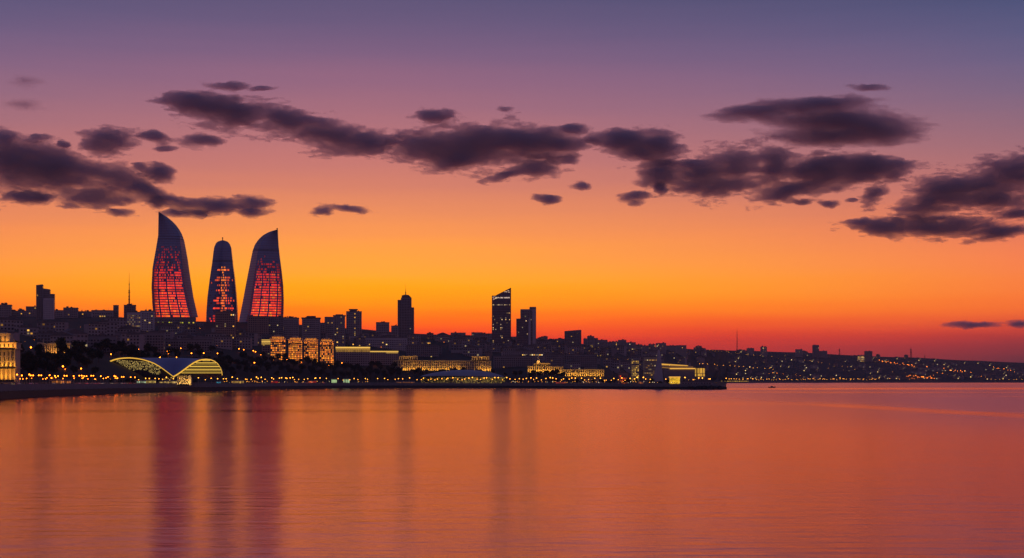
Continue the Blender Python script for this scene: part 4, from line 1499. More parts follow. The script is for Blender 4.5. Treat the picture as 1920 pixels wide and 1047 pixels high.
for q in range(34):
    x, y = rg.uniform(306, 356), rg.uniform(706, 717)
    v_ = rg.uniform(0.3, 1.0)
    en.box(ex(x), ex(x + rg.uniform(0.8, 2.6)), 3.3, 3.5, ez(y + rg.uniform(0.6, 1.4)), ez(y), 0, (v_, 0.62 * v_, 0.2 * v_))
en.build('entrance_lights', M['glow'], e, kind='stuff')
flood(e, (ex(345), -3, 1), (ex(345), 3, ez(704)), 22 * s, 0.4, 2200, GOLD)

# lens shaped arena with a pale roof and a wall of small lights
Ya = shore(865) + 70
e, s, ex, ez = place('lens_roof_arena', 'low arena with pale lens shaped roof and a wall of tiny lights', 'arena', None, 786, 950, Ya)
rfm = MB()
nx_, ny_ = 40, 14
wx_, wy_ = 82 * s, 40


def roof_pt(i, j):
    u, v_ = -1 + 2 * i / nx_, -1 + 2 * j / ny_
    r2 = min(1.0, u * u * 0.999 + v_ * v_ * (1 - u * u) * 0.999)
    yy = v_ * math.sqrt(max(0.0, 1 - u * u))
    rise = (1 - u * u) * (1 - v_ * v_ * 0.9)
    return (ex(868) + u * wx_, 40 + yy * wy_, ez(707.5 + 1.2 * u) + (ez(693.5) - ez(707.5)) * rise ** 0.8 * (1 + 0.12 * u))


for i in range(nx_):
    for j in range(ny_):
        rfm.face([roof_pt(i, j), roof_pt(i + 1, j), roof_pt(i + 1, j + 1), roof_pt(i, j + 1)])
rfm.build('roof', M['pale_roof'], e, smooth=True)
wlm, lts = MB(), MB()
nseg = 60
for q in range(nseg):
    u0, u1 = -0.97 + 1.94 * q / nseg, -0.97 + 1.94 * (q + 1) / nseg
    y0, y1 = 40 - math.sqrt(1 - u0 * u0) * wy_ * 0.93, 40 - math.sqrt(1 - u1 * u1) * wy_ * 0.93
    x0, x1 = ex(868) + u0 * wx_, ex(868) + u1 * wx_
    zt = ez(706.6)
    wlm.face([(x0, y0, 0), (x1, y1, 0), (x1, y1, zt), (x0, y0, zt)])
    for row in range(6):
        for k_ in range(2):
            if rg.random() < (0.68 if u0 > -0.05 else 0.40):
                f0 = (k_ + rg.uniform(0.1, 0.4)) / 2
                f1 = f0 + rg.uniform(0.16, 0.30)
                z0 = ez(718.6 - row * 1.95 + rg.uniform(-0.3, 0.3))
                z1 = z0 + rg.uniform(0.5, 1.0)
                v_ = rg.uniform(0.25, 1.0)
                A = (x0 + (x1 - x0) * f0, y0 + (y1 - y0) * f0 - 0.3)
                B_ = (x0 + (x1 - x0) * f1, y0 + (y1 - y0) * f1 - 0.3)
                lts.face([(A[0], A[1], z0), (B_[0], B_[1], z0), (B_[0], B_[1], z1), (A[0], A[1], z1)], 0, (0.95 * v_, 0.70 * v_, 0.22 * v_))
wlm.build('glass_wall', M['pane'], e)
lts.build('wall_lights', M['glow'], e, kind='stuff')


def palace(name, label, parts, yb, cat='palace', floods=(), colstep=4.0, Y=None, seed=1, spire=None):
    """parts: (x0, x1, top row, foot row, columns?) blocks of one floodlit stone building"""
    rg = random.Random(seed)
    x0, x1 = min(p[0] for p in parts), max(p[1] for p in parts)
    Y = Y or ground_at(0.5 * (x0 + x1), yb)
    e, s, ex, ez = place(name, label, cat, None, x0, x1, Y)
    e.rotation_euler[2] = 0.0
    pn, lt = MB(), MB()
    for i, (a, b_, t, f, cols_) in enumerate(parts):
        z0 = 0 if f is None else ez(f)
        y0 = 2.0 + (3.0 if f is not None else 0.0) + 0.02 * i
        w_ = MB()
        w_.box(ex(a), ex(b_), y0, y0 + 16, z0, ez(t) - 1.0)
        w_.build('wall', M['limestone'], e)
        k_ = MB()
        k_.box(ex(a) - 0.5, ex(b_) + 0.5, y0 - 1.9, y0 + 16.3, ez(t) - 1.0 + 0.005, ez(t))
        k_.build('cornice', M['limestone'], e)
        nwin = max(2, int((b_ - a) / colstep))
        if cols_:
            h = ez(t) - 1.0 - max(z0, ez(yb + 1) if f is None else z0)
            zc = max(z0, ez(yb + 1)) if f is None else z0
            cmesh = column_mesh('column', 0.22 * colstep * s, h, M['limestone'], 8)
            for q in range(nwin + 1):
                instance(cmesh, 'column', e, (ex(a) + (ex(b_) - ex(a)) * (q + 0.001) / nwin, y0 - 0.9, zc))
        hgt = ez(t) - 1 - max(z0, ez(yb) if f is None else z0)
        nfl = max(1, int(round(hgt / 4.2)))
        for q in range(nwin):
            xm = ex(a) + (ex(b_) - ex(a)) * (q + 0.5) / nwin
            for r_ in range(nfl):
                zz = ez(t) - 1 - hgt + hgt * (r_ + 0.15) / nfl
                z2 = ez(t) - 1 - hgt + hgt * (r_ + 0.8) / nfl
                hw = colstep * s * 0.24
                pn.face([(xm - hw, y0 - 0.05, zz), (xm + hw, y0 - 0.05, zz), (xm + hw, y0 - 0.05, z2), (xm - hw, y0 - 0.05, z2)])
    pn.build('window_panes', M['pane'], e, kind='stuff')
    for (a, b_, f, t, watts) in floods:
        flood(e, (ex(0.5 * (a + b_)), -2.6, ez(f)), (ex(0.5 * (a + b_)), 2.2, ez(t)), (b_ - a) * s, 0.4, watts * 0.52, (1.0, 0.48, 0.05))
    if spire:
        x, y0, y1 = spire
        sp = MB()
        sp.box(ex(x - 2.6), ex(x + 2.6), 6, 12, ez(y1), ez(y1 - 6))
        sp.frustum(ex(x), 9, ez(y1 - 6) + 0.01, ez(y1 - 11), 1.7 * s, 1.3 * s, 8)
        sp.frustum(ex(x), 9, ez(y1 - 11) + 0.01, ez(y0), 0.9 * s, 0.08 * s, 8)
        sp.build('lantern_spire', M['limestone'], e)
        flood(e, (ex(x), 1.0, ez(y1 - 0.5)), (ex(x), 9, ez(y1 - 6)), 5 * s, 0.4, 700, AMBER)
    return e


palace('long_palace', 'long floodlit palace with a pavilion on each roof corner',
       [(737, 760, 675.5, None, True), (760, 905, 676, None, True), (905, 920.5, 676.6, None, True), (748.5, 781.5, 667.6, 675, True), (885, 916.5, 668.2, 676, True)],
       697, floods=[(737, 785, 696, 682, 8500), (785, 870, 696, 682, 14000), (870, 920, 697, 682, 9500), (748, 782, 674.6, 670, 1500), (885, 917, 675.4, 670, 1500)], seed=2)
palace('domed_palace', 'floodlit palace with lantern spire and a long columned right wing',
       [(990, 1003, 686.5, None, True), (1002, 1031, 681.5, None, True), (1031, 1056, 687.4, None, False), (1056, 1132, 692.6, None, True), (1098, 1119, 689.8, 692, False)],
       706, floods=[(990, 1031, 699, 688, 6800), (1031, 1056, 702, 692, 4200), (1058, 1132, 706, 698, 9500), (1002, 1031, 684, 680, 500)], spire=(1009.5, 664, 681.5), seed=3)

# ---- the point: gold lit hall, sail shaped tower, pavilion, low blue building
building('terrace_building', 'golden lit stepped building behind the left side of the sail shaped tower', [(1207, 1233, 669.5)], yb=692, Y=2300, lit=0.62, seed=70, fl=3.0, cw=2.0, k=0.7, fill=0.5, wall='limestone',
         col_bias=lambda j, nc, i, nf: 1.0 if (nf - i) in (1, 2, 4, 5, 6, 8, 9) else 0.12)
e, s, ex, ez = place('gold_hall', 'wide hall with gold lit roof lines and a glowing round end', 'hall', None, 1237, 1325, 1960)
wl = MB()
wl.box(ex(1246), ex(1303), 2, 20, 0, ez(691))
wl.build('wall', M['concrete_dark'], e)
rl = MB()
rl.box(ex(1256), ex(1303), 0.6, 21, ez(692.4), ez(690.4), 0, (0.95, 0.56, 0.14), True)
rl.prism([(ex(1237), ez(684.6)), (ex(1290), ez(686.4)), (ex(1290), ez(685.2)), (ex(1237), ez(681.6))], 6, 20, 0, (0.85, 0.50, 0.12))
rl.prism([(ex(1240), ez(689.2)), (ex(1262), ez(691.6)), (ex(1262), ez(690.8)), (ex(1240), ez(688.6))], 4, 20, 0, (0.55, 0.32, 0.08))
rl.build('roof_lights', M['glow'], e)
up = MB()
up.box(ex(1240), ex(1300), 8, 20, ez(691), ez(686.6))
up.build('upper_storey', M['concrete_dark'], e)
dr = MB()
dr.frustum(ex(1312), 10, 0, ez(690.4), 9.6 * s, 9.6 * s, 20)
dr.build('round_end', M['limestone'], e)
dl = MB()
rg = random.Random(9)
for q in range(20):
    a0, a1 = math.pi * (1.02 + 0.96 * q / 20), math.pi * (1.02 + 0.96 * (q + 0.8) / 20)
    r_ = 9.75 * s
    for (f, t) in ((706, 701), (700, 690.8)):
        v_ = rg.uniform(0.45, 1.05) if q not in (5, 6, 13) else 0.15
        dl.face([(ex(1312) + r_ * math.cos(a0), 10 + r_ * math.sin(a0), ez(f)), (ex(1312) + r_ * math.cos(a1), 10 + r_ * math.sin(a1), ez(f)),
                 (ex(1312) + r_ * math.cos(a1), 10 + r_ * math.sin(a1), ez(t)), (ex(1312) + r_ * math.cos(a0), 10 + r_ * math.sin(a0), ez(t))], 0, (1.0 * v_, 0.62 * v_, 0.13 * v_))
dl.build('lit_panes', M['glow'], e, kind='stuff')

e, s, ex, ez = place('sail_tower', 'pale bluish sail shaped tower before the gold lit hall', 'tower', None, 1225, 1243.5, 1830)
sl = MB()
prof = [(716, 1225, 1243.5), (706, 1226.2, 1242.8), (697, 1228.0, 1242.0), (688, 1229.8, 1241.2), (678, 1231.3, 1240.2), (668, 1232.4, 1239.0), (660, 1233.0, 1237.6), (655.5, 1233.6, 1235.8)]
for (ya, la_, ra_), (yb_, lb, rb_) in zip(prof[:-1], prof[1:]):
    for f in range(6):
        def sp_(l, r, k, yrow):
            t = k / 6
            return (ex(l + (r - l) * t), 3 - 2.6 * math.sin(math.pi * t), ez(yrow))
        sl.face([sp_(la_, ra_, f, ya), sp_(la_, ra_, f + 1, ya), sp_(lb, rb_, f + 1, yb_), sp_(lb, rb_, f, yb_)])
        sl.face([(sp_(lb, rb_, f, yb_)[0], 6, ez(yb_)), (sp_(lb, rb_, f + 1, yb_)[0], 6, ez(yb_)), (sp_(la_, ra_, f + 1, ya)[0], 6, ez(ya)), (sp_(la_, ra_, f, ya)[0], 6, ez(ya))])
    for xx, yy in ((la_, lb), (ra_, rb_)):
        q = [(ex(xx), 3, ez(ya)), (ex(xx), 6, ez(ya)), (ex(yy), 6, ez(yb_)), (ex(yy), 3, ez(yb_))]
        sl.face(q if xx == ra_ else q[::-1])
sl.build('sail_skin', M['pale_roof'], e)
tp = MB()
tp.box(ex(1233.8), ex(1235.6), 2, 5, ez(656), ez(653))
tp.build('mast_tip', M['dark_metal'], e)

e, s, ex, ez = place('glass_pavilion', 'bright yellow glass cube pavilion on the quay of the point', 'pavilion', None, 1255, 1275.5, shore(1265) + 26)
bx = MB()
bx.box(ex(1255.5), ex(1275), 0.6, 14, 0, ez(708))
bx.build('wall', M['limestone'], e)
gp = MB()
rg = random.Random(21)
for i in range(9):
    for j in range(6):
        v_ = rg.uniform(0.55, 1.15)
        x0, x1 = 1255.6 + 19.3 * i / 9, 1255.6 + 19.3 * (i + 0.9) / 9
        z0, z1 = 720 - 11.6 * j / 6, 720 - 11.6 * (j + 0.9) / 6
        gp.face([(ex(x0), 0.5, ez(z0)), (ex(x1), 0.5, ez(z0)), (ex(x1), 0.5, ez(z1)), (ex(x0), 0.5, ez(z1))], 0, (1.0 * v_, 0.66 * v_, 0.07 * v_))
gp.build('lit_panes', M['glow'], e, kind='stuff')
rp = MB()
rp.box(ex(1254.6), ex(1275.8), -0.4, 15, ez(708) + 0.01, ez(706.6))
rp.build('flat_roof', M['gold_light'], e)

building('quay_building', 'low dark bluish building near the tip of the point', [(1277, 1335, 716), (1286, 1333, 714)], Y=shore(1306) + 20, wall='concrete_dark', lit=0.02, seed=71, fl=3, cw=3.2, dep=12, ribs=2, roof=[(1296, 1304, 712.6, 714), (1312, 1322, 713, 714)])
bk = MB()
rg = random.Random(33)
for q in range(170):
    c = 1290 + 71 * rg.random() ** 0.7
    c = min(c, 1359.6)
    Yb_ = shore(min(c, 1357)) + rg.uniform(-3, 20)
    p = at(c, HORIZON, Yb_)
    r_ = rg.uniform(1.2, 2.8)
    bk.ball(p[0], Yb_, rg.uniform(0.2, 3.6) * (1 if c < 1350 else 0.7), r_, 6, 4, sz=0.7)
tag(bk.build('breakwater_rocks', M['rock'], None), 'black tumbled rocks round the tip of the point', 'rocks', None, 'stuff')

# red lit restaurant and far gold terrace on the other shore
building('red_lit_restaurant', 'small restaurant glowing red among the lamps of the promenade', [(1160, 1177, 698.5)], Y=shore(1168) + 90, lit=0.9, seed=72, wall='brick_wall', fl=3, cw=2.4, k=0.8, pal=[(1.0, 0.12, 0.02), (1.0, 0.25, 0.03)], dep=10)
building('far_terrace', 'long thin gold lit terrace on the far shore beyond the point', [(1335, 1404, 714.5)], Y=4990, lit=2.0, seed=73, wall='limestone', fl=3.0, cw=3.4, fill=0.95, k=1.0, pal=[(1.0, 0.62, 0.08), (1.0, 0.68, 0.12)], dep=10, parapet=False)
building('lit_stand', 'flat saucer of bright yellow light on the right slope', [(1109, 1121, 660.5)], Y=3000, lit=2.0, seed=74, fl=3.2, cw=3, k=1.2, fill=0.95, pal=[(1.0, 0.68, 0.06)], dep=10, parapet=False)
building('lit_stand', 'small yellow lit roof just above the saucer of yellow light', [(1106, 1113, 645.5)], Y=3300, lit=1.2, seed=75, fl=3.2, cw=3, k=0.8, pal=[(1.0, 0.66, 0.1)], dep=8, parapet=False)
building('lit_stand', 'short yellow lit bar on the dark slope left of the sail shaped tower', [(1183, 1199, 675)], Y=2900, lit=1.4, seed=76, fl=3.2, cw=3, k=0.8, pal=[(1.0, 0.64, 0.14)], dep=8, parapet=False)
building('lit_stand', 'row of golden lights on the slope above the long palace', [(846, 868, 656.5)], yb=664, lit=0.7, seed=77, fl=3.4, cw=3, k=0.9, dep=8, parapet=False)
building('lit_stand', 'pair of lit houses high on the slope right of the spired tower', [(798, 808, 640)], yb=645, lit=0.6, seed=78, fl=3.4, cw=3, k=1.0, dep=8, parapet=False)


# ---- masts and antennas on the ridges
def lattice_mast(label, x, y_top, y_foot, Y, w_px, kind='lattice'):
    xw, zb = (x - 960) / FOC * Y, terrain(x, Y) - 1
    e = empty('radio_mast', (xw, Y, zb))
    tag(e, label, 'mast', 'radio masts on the ridges')
    s = Y / FOC
    top = CAM_H + (HORIZON - y_top) * s - zb
    m = MB()
    w = w_px * s
    n = 9
    for q in range(4):
        a = math.pi / 4 + q * math.pi / 2
        m.tube((w * math.cos(a), w * math.sin(a), 0), (w * 0.12 * math.cos(a), w * 0.12 * math.sin(a), top * 0.86), 0.28 * s, 0.18 * s, 4)
    for k_ in range(n):
        f0, f1 = k_ / n, (k_ + 1) / n
        for q in range(4):
            a, b_ = math.pi / 4 + q * math.pi / 2, math.pi / 4 + (q + 1) * math.pi / 2
            r0, r1 = w * (1 - 0.88 * f0), w * (1 - 0.88 * f1)
            m.tube((r0 * math.cos(a), r0 * math.sin(a), top * 0.86 * f0), (r1 * math.cos(b_), r1 * math.sin(b_), top * 0.86 * f1), 0.14 * s, 0.12 * s, 3)
    m.build('lattice', M['dark_metal'], e)
    t = MB()
    t.tube((0, 0, top * 0.84), (0, 0, top), 0.22 * s, 0.06 * s, 5)
    if kind == 'drums':
        for f in (0.5, 0.62, 0.74):
            t.frustum(0, 0, top * f, top * (f + 0.05), w * 0.75, w * 0.75, 8)
    t.build('antenna_tip', M['dark_metal'], e)


lattice_mast('tall needle thin radio mast on the ridge right of the point', 1382, 613, 655, 5900, 1.6)
lattice_mast('lattice radio mast with drums on the far right ridge', 1708, 650.5, 670, 6800, 2.2, 'drums')
lattice_mast('tiny radio mast at the far right end of the ridge', 1734, 664, 672, 6900, 0.9)
lattice_mast('crooked looking crane mast on the far ridge beside the dark blocks', 1574, 652, 665, 6500, 1.8, 'drums')

# ---- small motor boat on the open water
bxw = at(1447, 712, 2080)
e = empty('motor_boat', (bxw[0], 2080, 0), 0.05)
tag(e, 'small dark motor boat alone on the water beyond the point', 'boat')
h = MB()
sec = [(-5.2, 1.0, 1.1), (-3.5, 1.5, 1.15), (0, 1.7, 1.2), (3.2, 1.3, 1.4), (5.6, 0.1, 1.8)]
for (xa_, wa_, za_), (xb_, wb_, zb_) in zip(sec[:-1], sec[1:]):
    for sd in (1, -1):
        q = [(xa_, sd * wa_ * 0.5, -0.3), (xb_, sd * wb_ * 0.5, -0.3), (xb_, sd * wb_, zb_), (xa_, sd * wa_, za_)]
        h.face(q if sd < 0 else q[::-1])
    h.face([(xa_, -wa_, za_ - 0.02), (xb_, -wb_, zb_ - 0.02), (xb_, wb_, zb_ - 0.02), (xa_, wa_, za_ - 0.02)])
h.face([(-5.2, -0.5, -0.3), (-5.2, -1.0, 1.1), (-5.2, 1.0, 1.1), (-5.2, 0.5, -0.3)])
h.build('hull', M['car_black'], e)
h = MB()
h.prism([(-1.6, 1.18), (1.9, 1.18), (1.2, 2.5), (-1.4, 2.6)], -1.0, 1.0)
h.build('cabin', M['concrete_dark'], e)
h = MB()
h.tube((-4.2, 0, 1.1), (-4.2, 0, 3.0), 0.09)
h.tube((0, 0, 2.5), (0, 0, 3.6), 0.08)
h.build('mast', M['dark_metal'], e)


# ------------------------------------------------------------------ hillside houses and filler blocks
def small_house(seed, w, h, d, lit_n, glow):
    rg = random.Random(seed)
    e = empty('hillside_house')
    b_ = MB()
    b_.box(-w / 2, w / 2, 0, d, -6, h)
    b_.build('wall', M[('concrete_dark', 'concrete_dark', 'brick_wall', 'concrete')[seed % 4]], e)
    r_ = MB()
    if seed % 3 == 0:
        r_.prism([(-w / 2 - 0.6, h), (w / 2 + 0.6, h), (0, h + w * 0.2)], -0.5, d + 0.5)
    else:
        r_.box(-w / 2 - 0.3, w / 2 + 0.3, -0.3, 0.3, h - 0.2, h + 0.8)
        r_.box(-w * 0.2, w * 0.1, 2, 5, h - 0.2, h + 2.4)
    r_.build('roof', M['roof'], e)
    p = MB()
    l = MB()
    nc, nf = max(2, int(w / 3.4)), max(1, int(h / 3.4))
    cells = [(i, j) for i in range(nc) for j in range(nf)]
    on = set(rg.sample(cells, min(lit_n, len(cells))))
    for i, j in cells:
        x = -w / 2 + w * (i + 0.5) / nc
        z = h * (j + 0.5) / nf
        hw, hh = (1.0, 0.85) if (i, j) not in on else (1.1, 0.95)
        q = [(x - hw, -0.06, z - hh), (x + hw, -0.06, z - hh), (x + hw, -0.06, z + hh), (x - hw, -0.06, z + hh)]
        if (i, j) in on:
            c = glow_col(rg, glow)
            l.face(q, 0, c)
        else:
            p.face(q)
    if p.f:
        p.build('window_panes', M['pane'], e, kind='stuff')
    if l.f:
        l.build('lit_windows', M['glow'], e, kind='stuff')
    return e


HOUSES = [small_house(q, *a) for q, a in enumerate([(13, 8, 10, 1, 1.3), (18, 7, 10, 1, 1.3), (11, 11, 9, 1, 1.3), (24, 12, 12, 2, 0.9), (16, 16, 12, 2, 0.8), (30, 9, 12, 2, 1.6), (14, 6, 9, 0, 1.0), (22, 14, 12, 1, 0.8)])]
first_used = set()


def put_house(k, px, Y, label, group, rz=None, sc=1.0):
    o = HOUSES[k]
    if k in first_used:
        o = copy_tree(HOUSES[k])
    first_used.add(k)
    X = (px - 960) / FOC * Y
    o.location = (X, Y, terrain(px, Y) - 0.5)
    o.rotation_euler = (0, 0, -math.atan2(X, Y) + (R.uniform(-0.5, 0.5) if rz is None else rz))
    o.scale = (sc, sc, sc)
    tag(o, label, 'house', group)


def pick(px, zs):
    for x, t in zs:
        if px < x:
            return t


zone_far = lambda px: pick(px, ((1440, 'by the needle thin mast'), (1520, 'left of the tallest far ridge block'), (1570, 'below the tallest far ridge block'), (1640, 'below the lone dark cube'), (1700, 'left of the drum mast'), (1760, 'below the drum mast'), (1830, 'right of the drum mast'), (9999, 'at the right picture edge')))
zone_mid = lambda px: pick(px, ((1060, 'right of the office pair'), (1120, 'above the long wing of the domed palace'), (1180, 'above the red lit restaurant'), (1240, 'above the sail shaped tower'), (1300, 'above the gold lit hall'), (9999, 'above the tip of the point')))
for q in range(150):
    px = R.uniform(1368, 1918)
    lo, hi = ridge_y(px) + 2, 713
    py = lo + (hi - lo) * R.random() ** 0.9
    put_house(R.choice((0, 1, 2, 3, 5, 5, 6)), px, ground_at(px, py), 'small dark house on the far hillside ' + zone_far(px), 'houses on the far hillside', sc=R.uniform(0.9, 1.5))
for q in range(95):
    px = R.uniform(1010, 1345)
    py = R.uniform(ridge_y(px) + 3, 694)
    put_house(R.choice((0, 1, 2, 3, 4, 7)), px, ground_at(px, py), 'dim house on the dark slope ' + zone_mid(px), 'houses on the slope above the point', sc=R.uniform(0.9, 1.3))
for q in range(48):
    px = R.uniform(775, 1060)
    py = R.uniform(ridge_y(px) + 9, 672)
    put_house(R.choice((2, 3, 4, 7)), px, ground_at(px, py), 'dim house on the slope ' + pick(px, ((845, 'just right of the spired tower'), (925, 'left of the slanted tower'), (9999, 'around the foot of the office pair'))), 'houses on the middle slope', sc=R.uniform(0.9, 1.3))
for q in range(52):
    px = R.uniform(-5, 760)
    py = R.uniform(ridge_y(px) + 24, 654 if px < 480 else 650)
    if 285 < px < 540 and py < 625:
        continue
    put_house(R.choice((3, 4, 7, 7)), px, ground_at(px, py), 'dim block in the crowded city ' + pick(px, ((68, 'left of the stepped tower'), (150, 'below the stepped tower'), (235, 'below the flat hall with the glowing row'), (300, 'below the television mast'), (440, 'below the middle flame tower'), (545, 'below the right flame tower'), (650, 'behind the four orange towers'), (9999, 'left of the spired tower'))), 'dim blocks below the left skyline', sc=R.uniform(0.9, 1.3))

# ------------------------------------------------------------------ trees
def make_tree(seed, height, spread):
    rg = random.Random(seed)
    e = empty('park_tree')
    t = MB()
    th = height * 0.42
    t.frustum(0, 0, -1.5, th, height * 0.035, height * 0.02, 7)
    tips = []
    for q in range(6):
        a = q * 1.05 + rg.uniform(-0.3, 0.3)
        r_ = spread * rg.uniform(0.35, 0.6)
        tip = (r_ * math.cos(a), r_ * math.sin(a), height * rg.uniform(0.55, 0.8))
        t.tube((0, 0, th * rg.uniform(0.7, 1.0)), tip, height * 0.016, height * 0.006, 5)
        tips.append(tip)
    t.build('trunk', M['bark'], e)
    c = MB()
    cl = [(0, 0, height * 0.8, spread * 0.5)] + [(x, y, z, spread * rg.uniform(0.3, 0.5)) for x, y, z in tips]
    cl += [(rg.uniform(-.6, .6) * spread, rg.uniform(-.6, .6) * spread, height * rg.uniform(0.45, 0.9), spread * rg.uniform(0.2, 0.34)) for _ in range(6)]
    for (x, y, z, r_) in cl:
        for _ in range(46):
            v = Vector((rg.gauss(0, 1), rg.gauss(0, 1), rg.gauss(0, 1)))
            v = v.normalized() * r_ * rg.uniform(0.55, 1.08)
            p = Vector((x, y, z)) + Vector((v.x, v.y, v.z * 0.85))
            d = Vector((rg.gauss(0, 1), rg.gauss(0, 1), rg.gauss(0, 1))).normalized()
            u = d.orthogonal().normalized() * rg.uniform(0.35, 0.8) * height / 12
            w = d.cross(u).normalized() * rg.uniform(0.3, 0.65) * height / 12
            c.face([p - u, p - w, p + u, p + w * 0.9])
    c.build('crown', M['leaf'], e)
    return e


TREES = [make_tree(q, 12 + q * 0.7, 5.2 + 0.35 * (q % 3)) for q in range(5)]
tree_used = set()


def put_tree(k, px, Y, sc, label, group):
    o = TREES[k]
    if k in tree_used:
        o = copy_tree(TREES[k])
    tree_used.add(k)
    o.location = ((px - 960) / FOC * Y, Y, terrain(px, Y) - 0.4)
    o.rotation_euler = (0, 0, R.uniform(0, 6.28))
    o.scale = (sc, sc, sc * R.uniform(0.85, 1.15))
    tag(o, label, 'tree', group)


def tree_top(px):
    """highest row at which trees stand on the slope"""
    return float(np.interp(px, [20, 60, 140, 230, 330, 440, 490, 560, 640, 740, 800, 900, 980, 1060, 1150], [672, 668, 656, 659, 663, 664, 668, 683, 691, 694, 700, 704, 701, 708, 712]))


def zone(px):
    for x, t in ((110, 'below the small columned villa'), (195, 'left of the shell roofed hall'), (320, 'behind the left arch of the shell roofed hall'), (420, 'behind the right arch of the shell roofed hall'),
                 (505, 'between the shell roofed hall and the orange towers'), (570, 'below the two left orange towers'), (630, 'below the two right orange towers'), (695, 'below the gold topped building'), (9999, 'below the wing with the thin gold line')):
        if px < x:
            return t


for q in range(178):
    px = 30 + 720 * ((q * 0.6180339) % 1.0)
    lo, hi = tree_top(px), 713
    py = lo + (hi - lo) * (((q * 0.7548) % 1.0) ** 0.8)
    Y = ground_at(px, py)
    if 185 < px < 425 and Y < Ys_ + 60:
        Y = Ys_ + 60 + R.uniform(0, 90)
    if Y < shore(px) + 60:
        Y = shore(px) + R.uniform(60, 110)
    put_tree(R.randrange(5), px, Y, R.uniform(0.8, 1.25), 'dark leafy park tree ' + zone(px), 'trees of the hillside park')
for q in range(44):
    px = R.uniform(745, 985) if q < 30 else R.uniform(985, 1060)
    Y = ground_at(px, R.uniform(tree_top(px), 711))
    Y = max(Y, shore(px) + (158 if px < 955 else 70))
    put_tree(R.randrange(5), px, Y, R.uniform(0.6, 0.95), 'dark rounded tree in front of the floodlit palaces', 'trees before the palaces')
for q in range(56):
    px = R.uniform(955, 1345)
    put_tree(R.randrange(5), px, shore(px) + R.uniform(34, 100), R.uniform(0.35, 0.6), 'small dark tree among the lamps of the right promenade', 'small trees of the right promenade')
for q in range(26):
    px = R.choice((R.uniform(215, 310), R.uniform(360, 470), R.uniform(205, 300)))
    put_tree(R.randrange(5), px, shore(px) + R.uniform(46, 56), R.uniform(0.3, 0.5), 'small clipped dark tree in front of the shell roofed hall', 'small trees at the shell roofed hall')


# ------------------------------------------------------------------ lamps
def make_lamp(name, height, r, mat, twin=False, arm=0.9):
    e = empty(name)
    p = MB()
    p.frustum(0, 0, -0.5, height, 0.16, 0.10, 6)
    p.frustum(0, 0, -0.5, 0.7, 0.3, 0.24, 6)
    if twin:
        p.tube((-arm, 0, height), (arm, 0, height), 0.07)
    p.build('post', M['pole'], e)
    for x in ((-arm, arm) if twin else (0,)):
        g = MB()
        g.ball(x, 0, height + r * 0.7, r, 8, 6)
        g.build('globe', mat, e, smooth=True)
    return e


class LampKind:
    def __init__(self, *a, **k):
        self.src, self.used = make_lamp(*a, **k), False

    def put(self, X, Y, z, label, group, sc=1.0):
        o = self.src if not self.used else copy_tree(self.src)
        self.used = True
        o.location = (X, Y, z)
        o.scale = (sc, sc, sc)
        o.rotation_euler = (0, 0, R.uniform(-0.2, 0.2))
        tag(o, label, 'lamp', group)


PROM = LampKind('promenade_lamp', 6.6, 0.42, M['lamp_orange'])
PROM2 = LampKind('twin_lamp', 6.6, 0.40, M['lamp_orange'], True)
WARML = LampKind('quay_lamp', 5.6, 0.46, M['lamp_warm'])
PARK = LampKind('park_lamp', 9.0, 0.60, M['lamp_orange'])
FAR = LampKind('street_lamp', 8.0, 0.8, M['lamp_warm'])
FARO = LampKind('road_lamp', 8.0, 0.8, M['lamp_orange'])
WHITE = LampKind('white_lamp', 5.0, 0.5, M['lamp_white'])


def foot(px, d):
    Y = shore(px) + d
    return (px - 960) / FOC * Y, Y, terrain(px, Y)


for px, tw in ((32, 0), (41, 0), (55, 0), (60, 1), (75, 1), (93, 0), (103, 0), (109, 0), (123, 1), (138, 0), (151, 1), (160, 1), (173, 1), (189, 0), (202.5, 0), (214.5, 0), (217, 0), (230, 1), (245, 0), (253, 0)):
    X, Y, z = foot(px, 26 + R.uniform(-3, 6))
    (PROM2 if tw else PROM).put(X, Y, z, 'orange globe lamp on the left promenade behind the parked cars', 'orange lamps of the left promenade', R.uniform(0.95, 1.1))
for q in range(24):
    px = R.uniform(30, 255)
    X, Y, z = foot(px, R.uniform(34, 75))
    PROM.put(X, Y, z, 'smaller orange lamp further back behind the left promenade', 'rear lamps behind the left promenade', R.uniform(0.6, 0.85))
for px in (260, 273, 280, 291, 298, 305, 312, 325, 337, 351, 357, 372, 385, 396, 408, 419):
    X, Y, z = foot(px, 24 + R.uniform(-2, 4))
    WARML.put(X, Y, z, 'yellow lamp on the quay in front of the shell roofed hall', 'lamps before the shell roofed hall', R.uniform(0.7, 1.25))
for px in (424, 435.5, 445, 460.5, 463, 471, 481, 484, 490, 497, 509.5, 513, 524, 528, 536, 538, 544, 549, 552, 560, 570.5, 577, 590.5, 592, 600, 612, 634, 643, 656, 664, 671, 685, 689, 708, 721, 727, 741, 747, 755, 768, 782, 790, 794, 803):
    X, Y, z = foot(px, 18 + R.uniform(-2, 18))
    WARML.put(X, Y, z, 'yellow lamp on the middle quay below the black park', 'lamps of the middle quay', R.uniform(0.85, 1.4))
for q in range(74):
    px = 806 + 535 * (q + R.uniform(-0.4, 0.4)) / 74
    if 1224 < px < 1244 or 1254 < px < 1277:
        continue
    X, Y, z = foot(px, 18 + R.uniform(-3, 40))
    if px > 1277:
        X, Y, z = foot(px, 45 + R.uniform(0, 20))
    WARML.put(X, Y, z, 'yellow lamp in the dense row along the right promenade', 'lamps of the right promenade', R.uniform(0.85, 1.5))
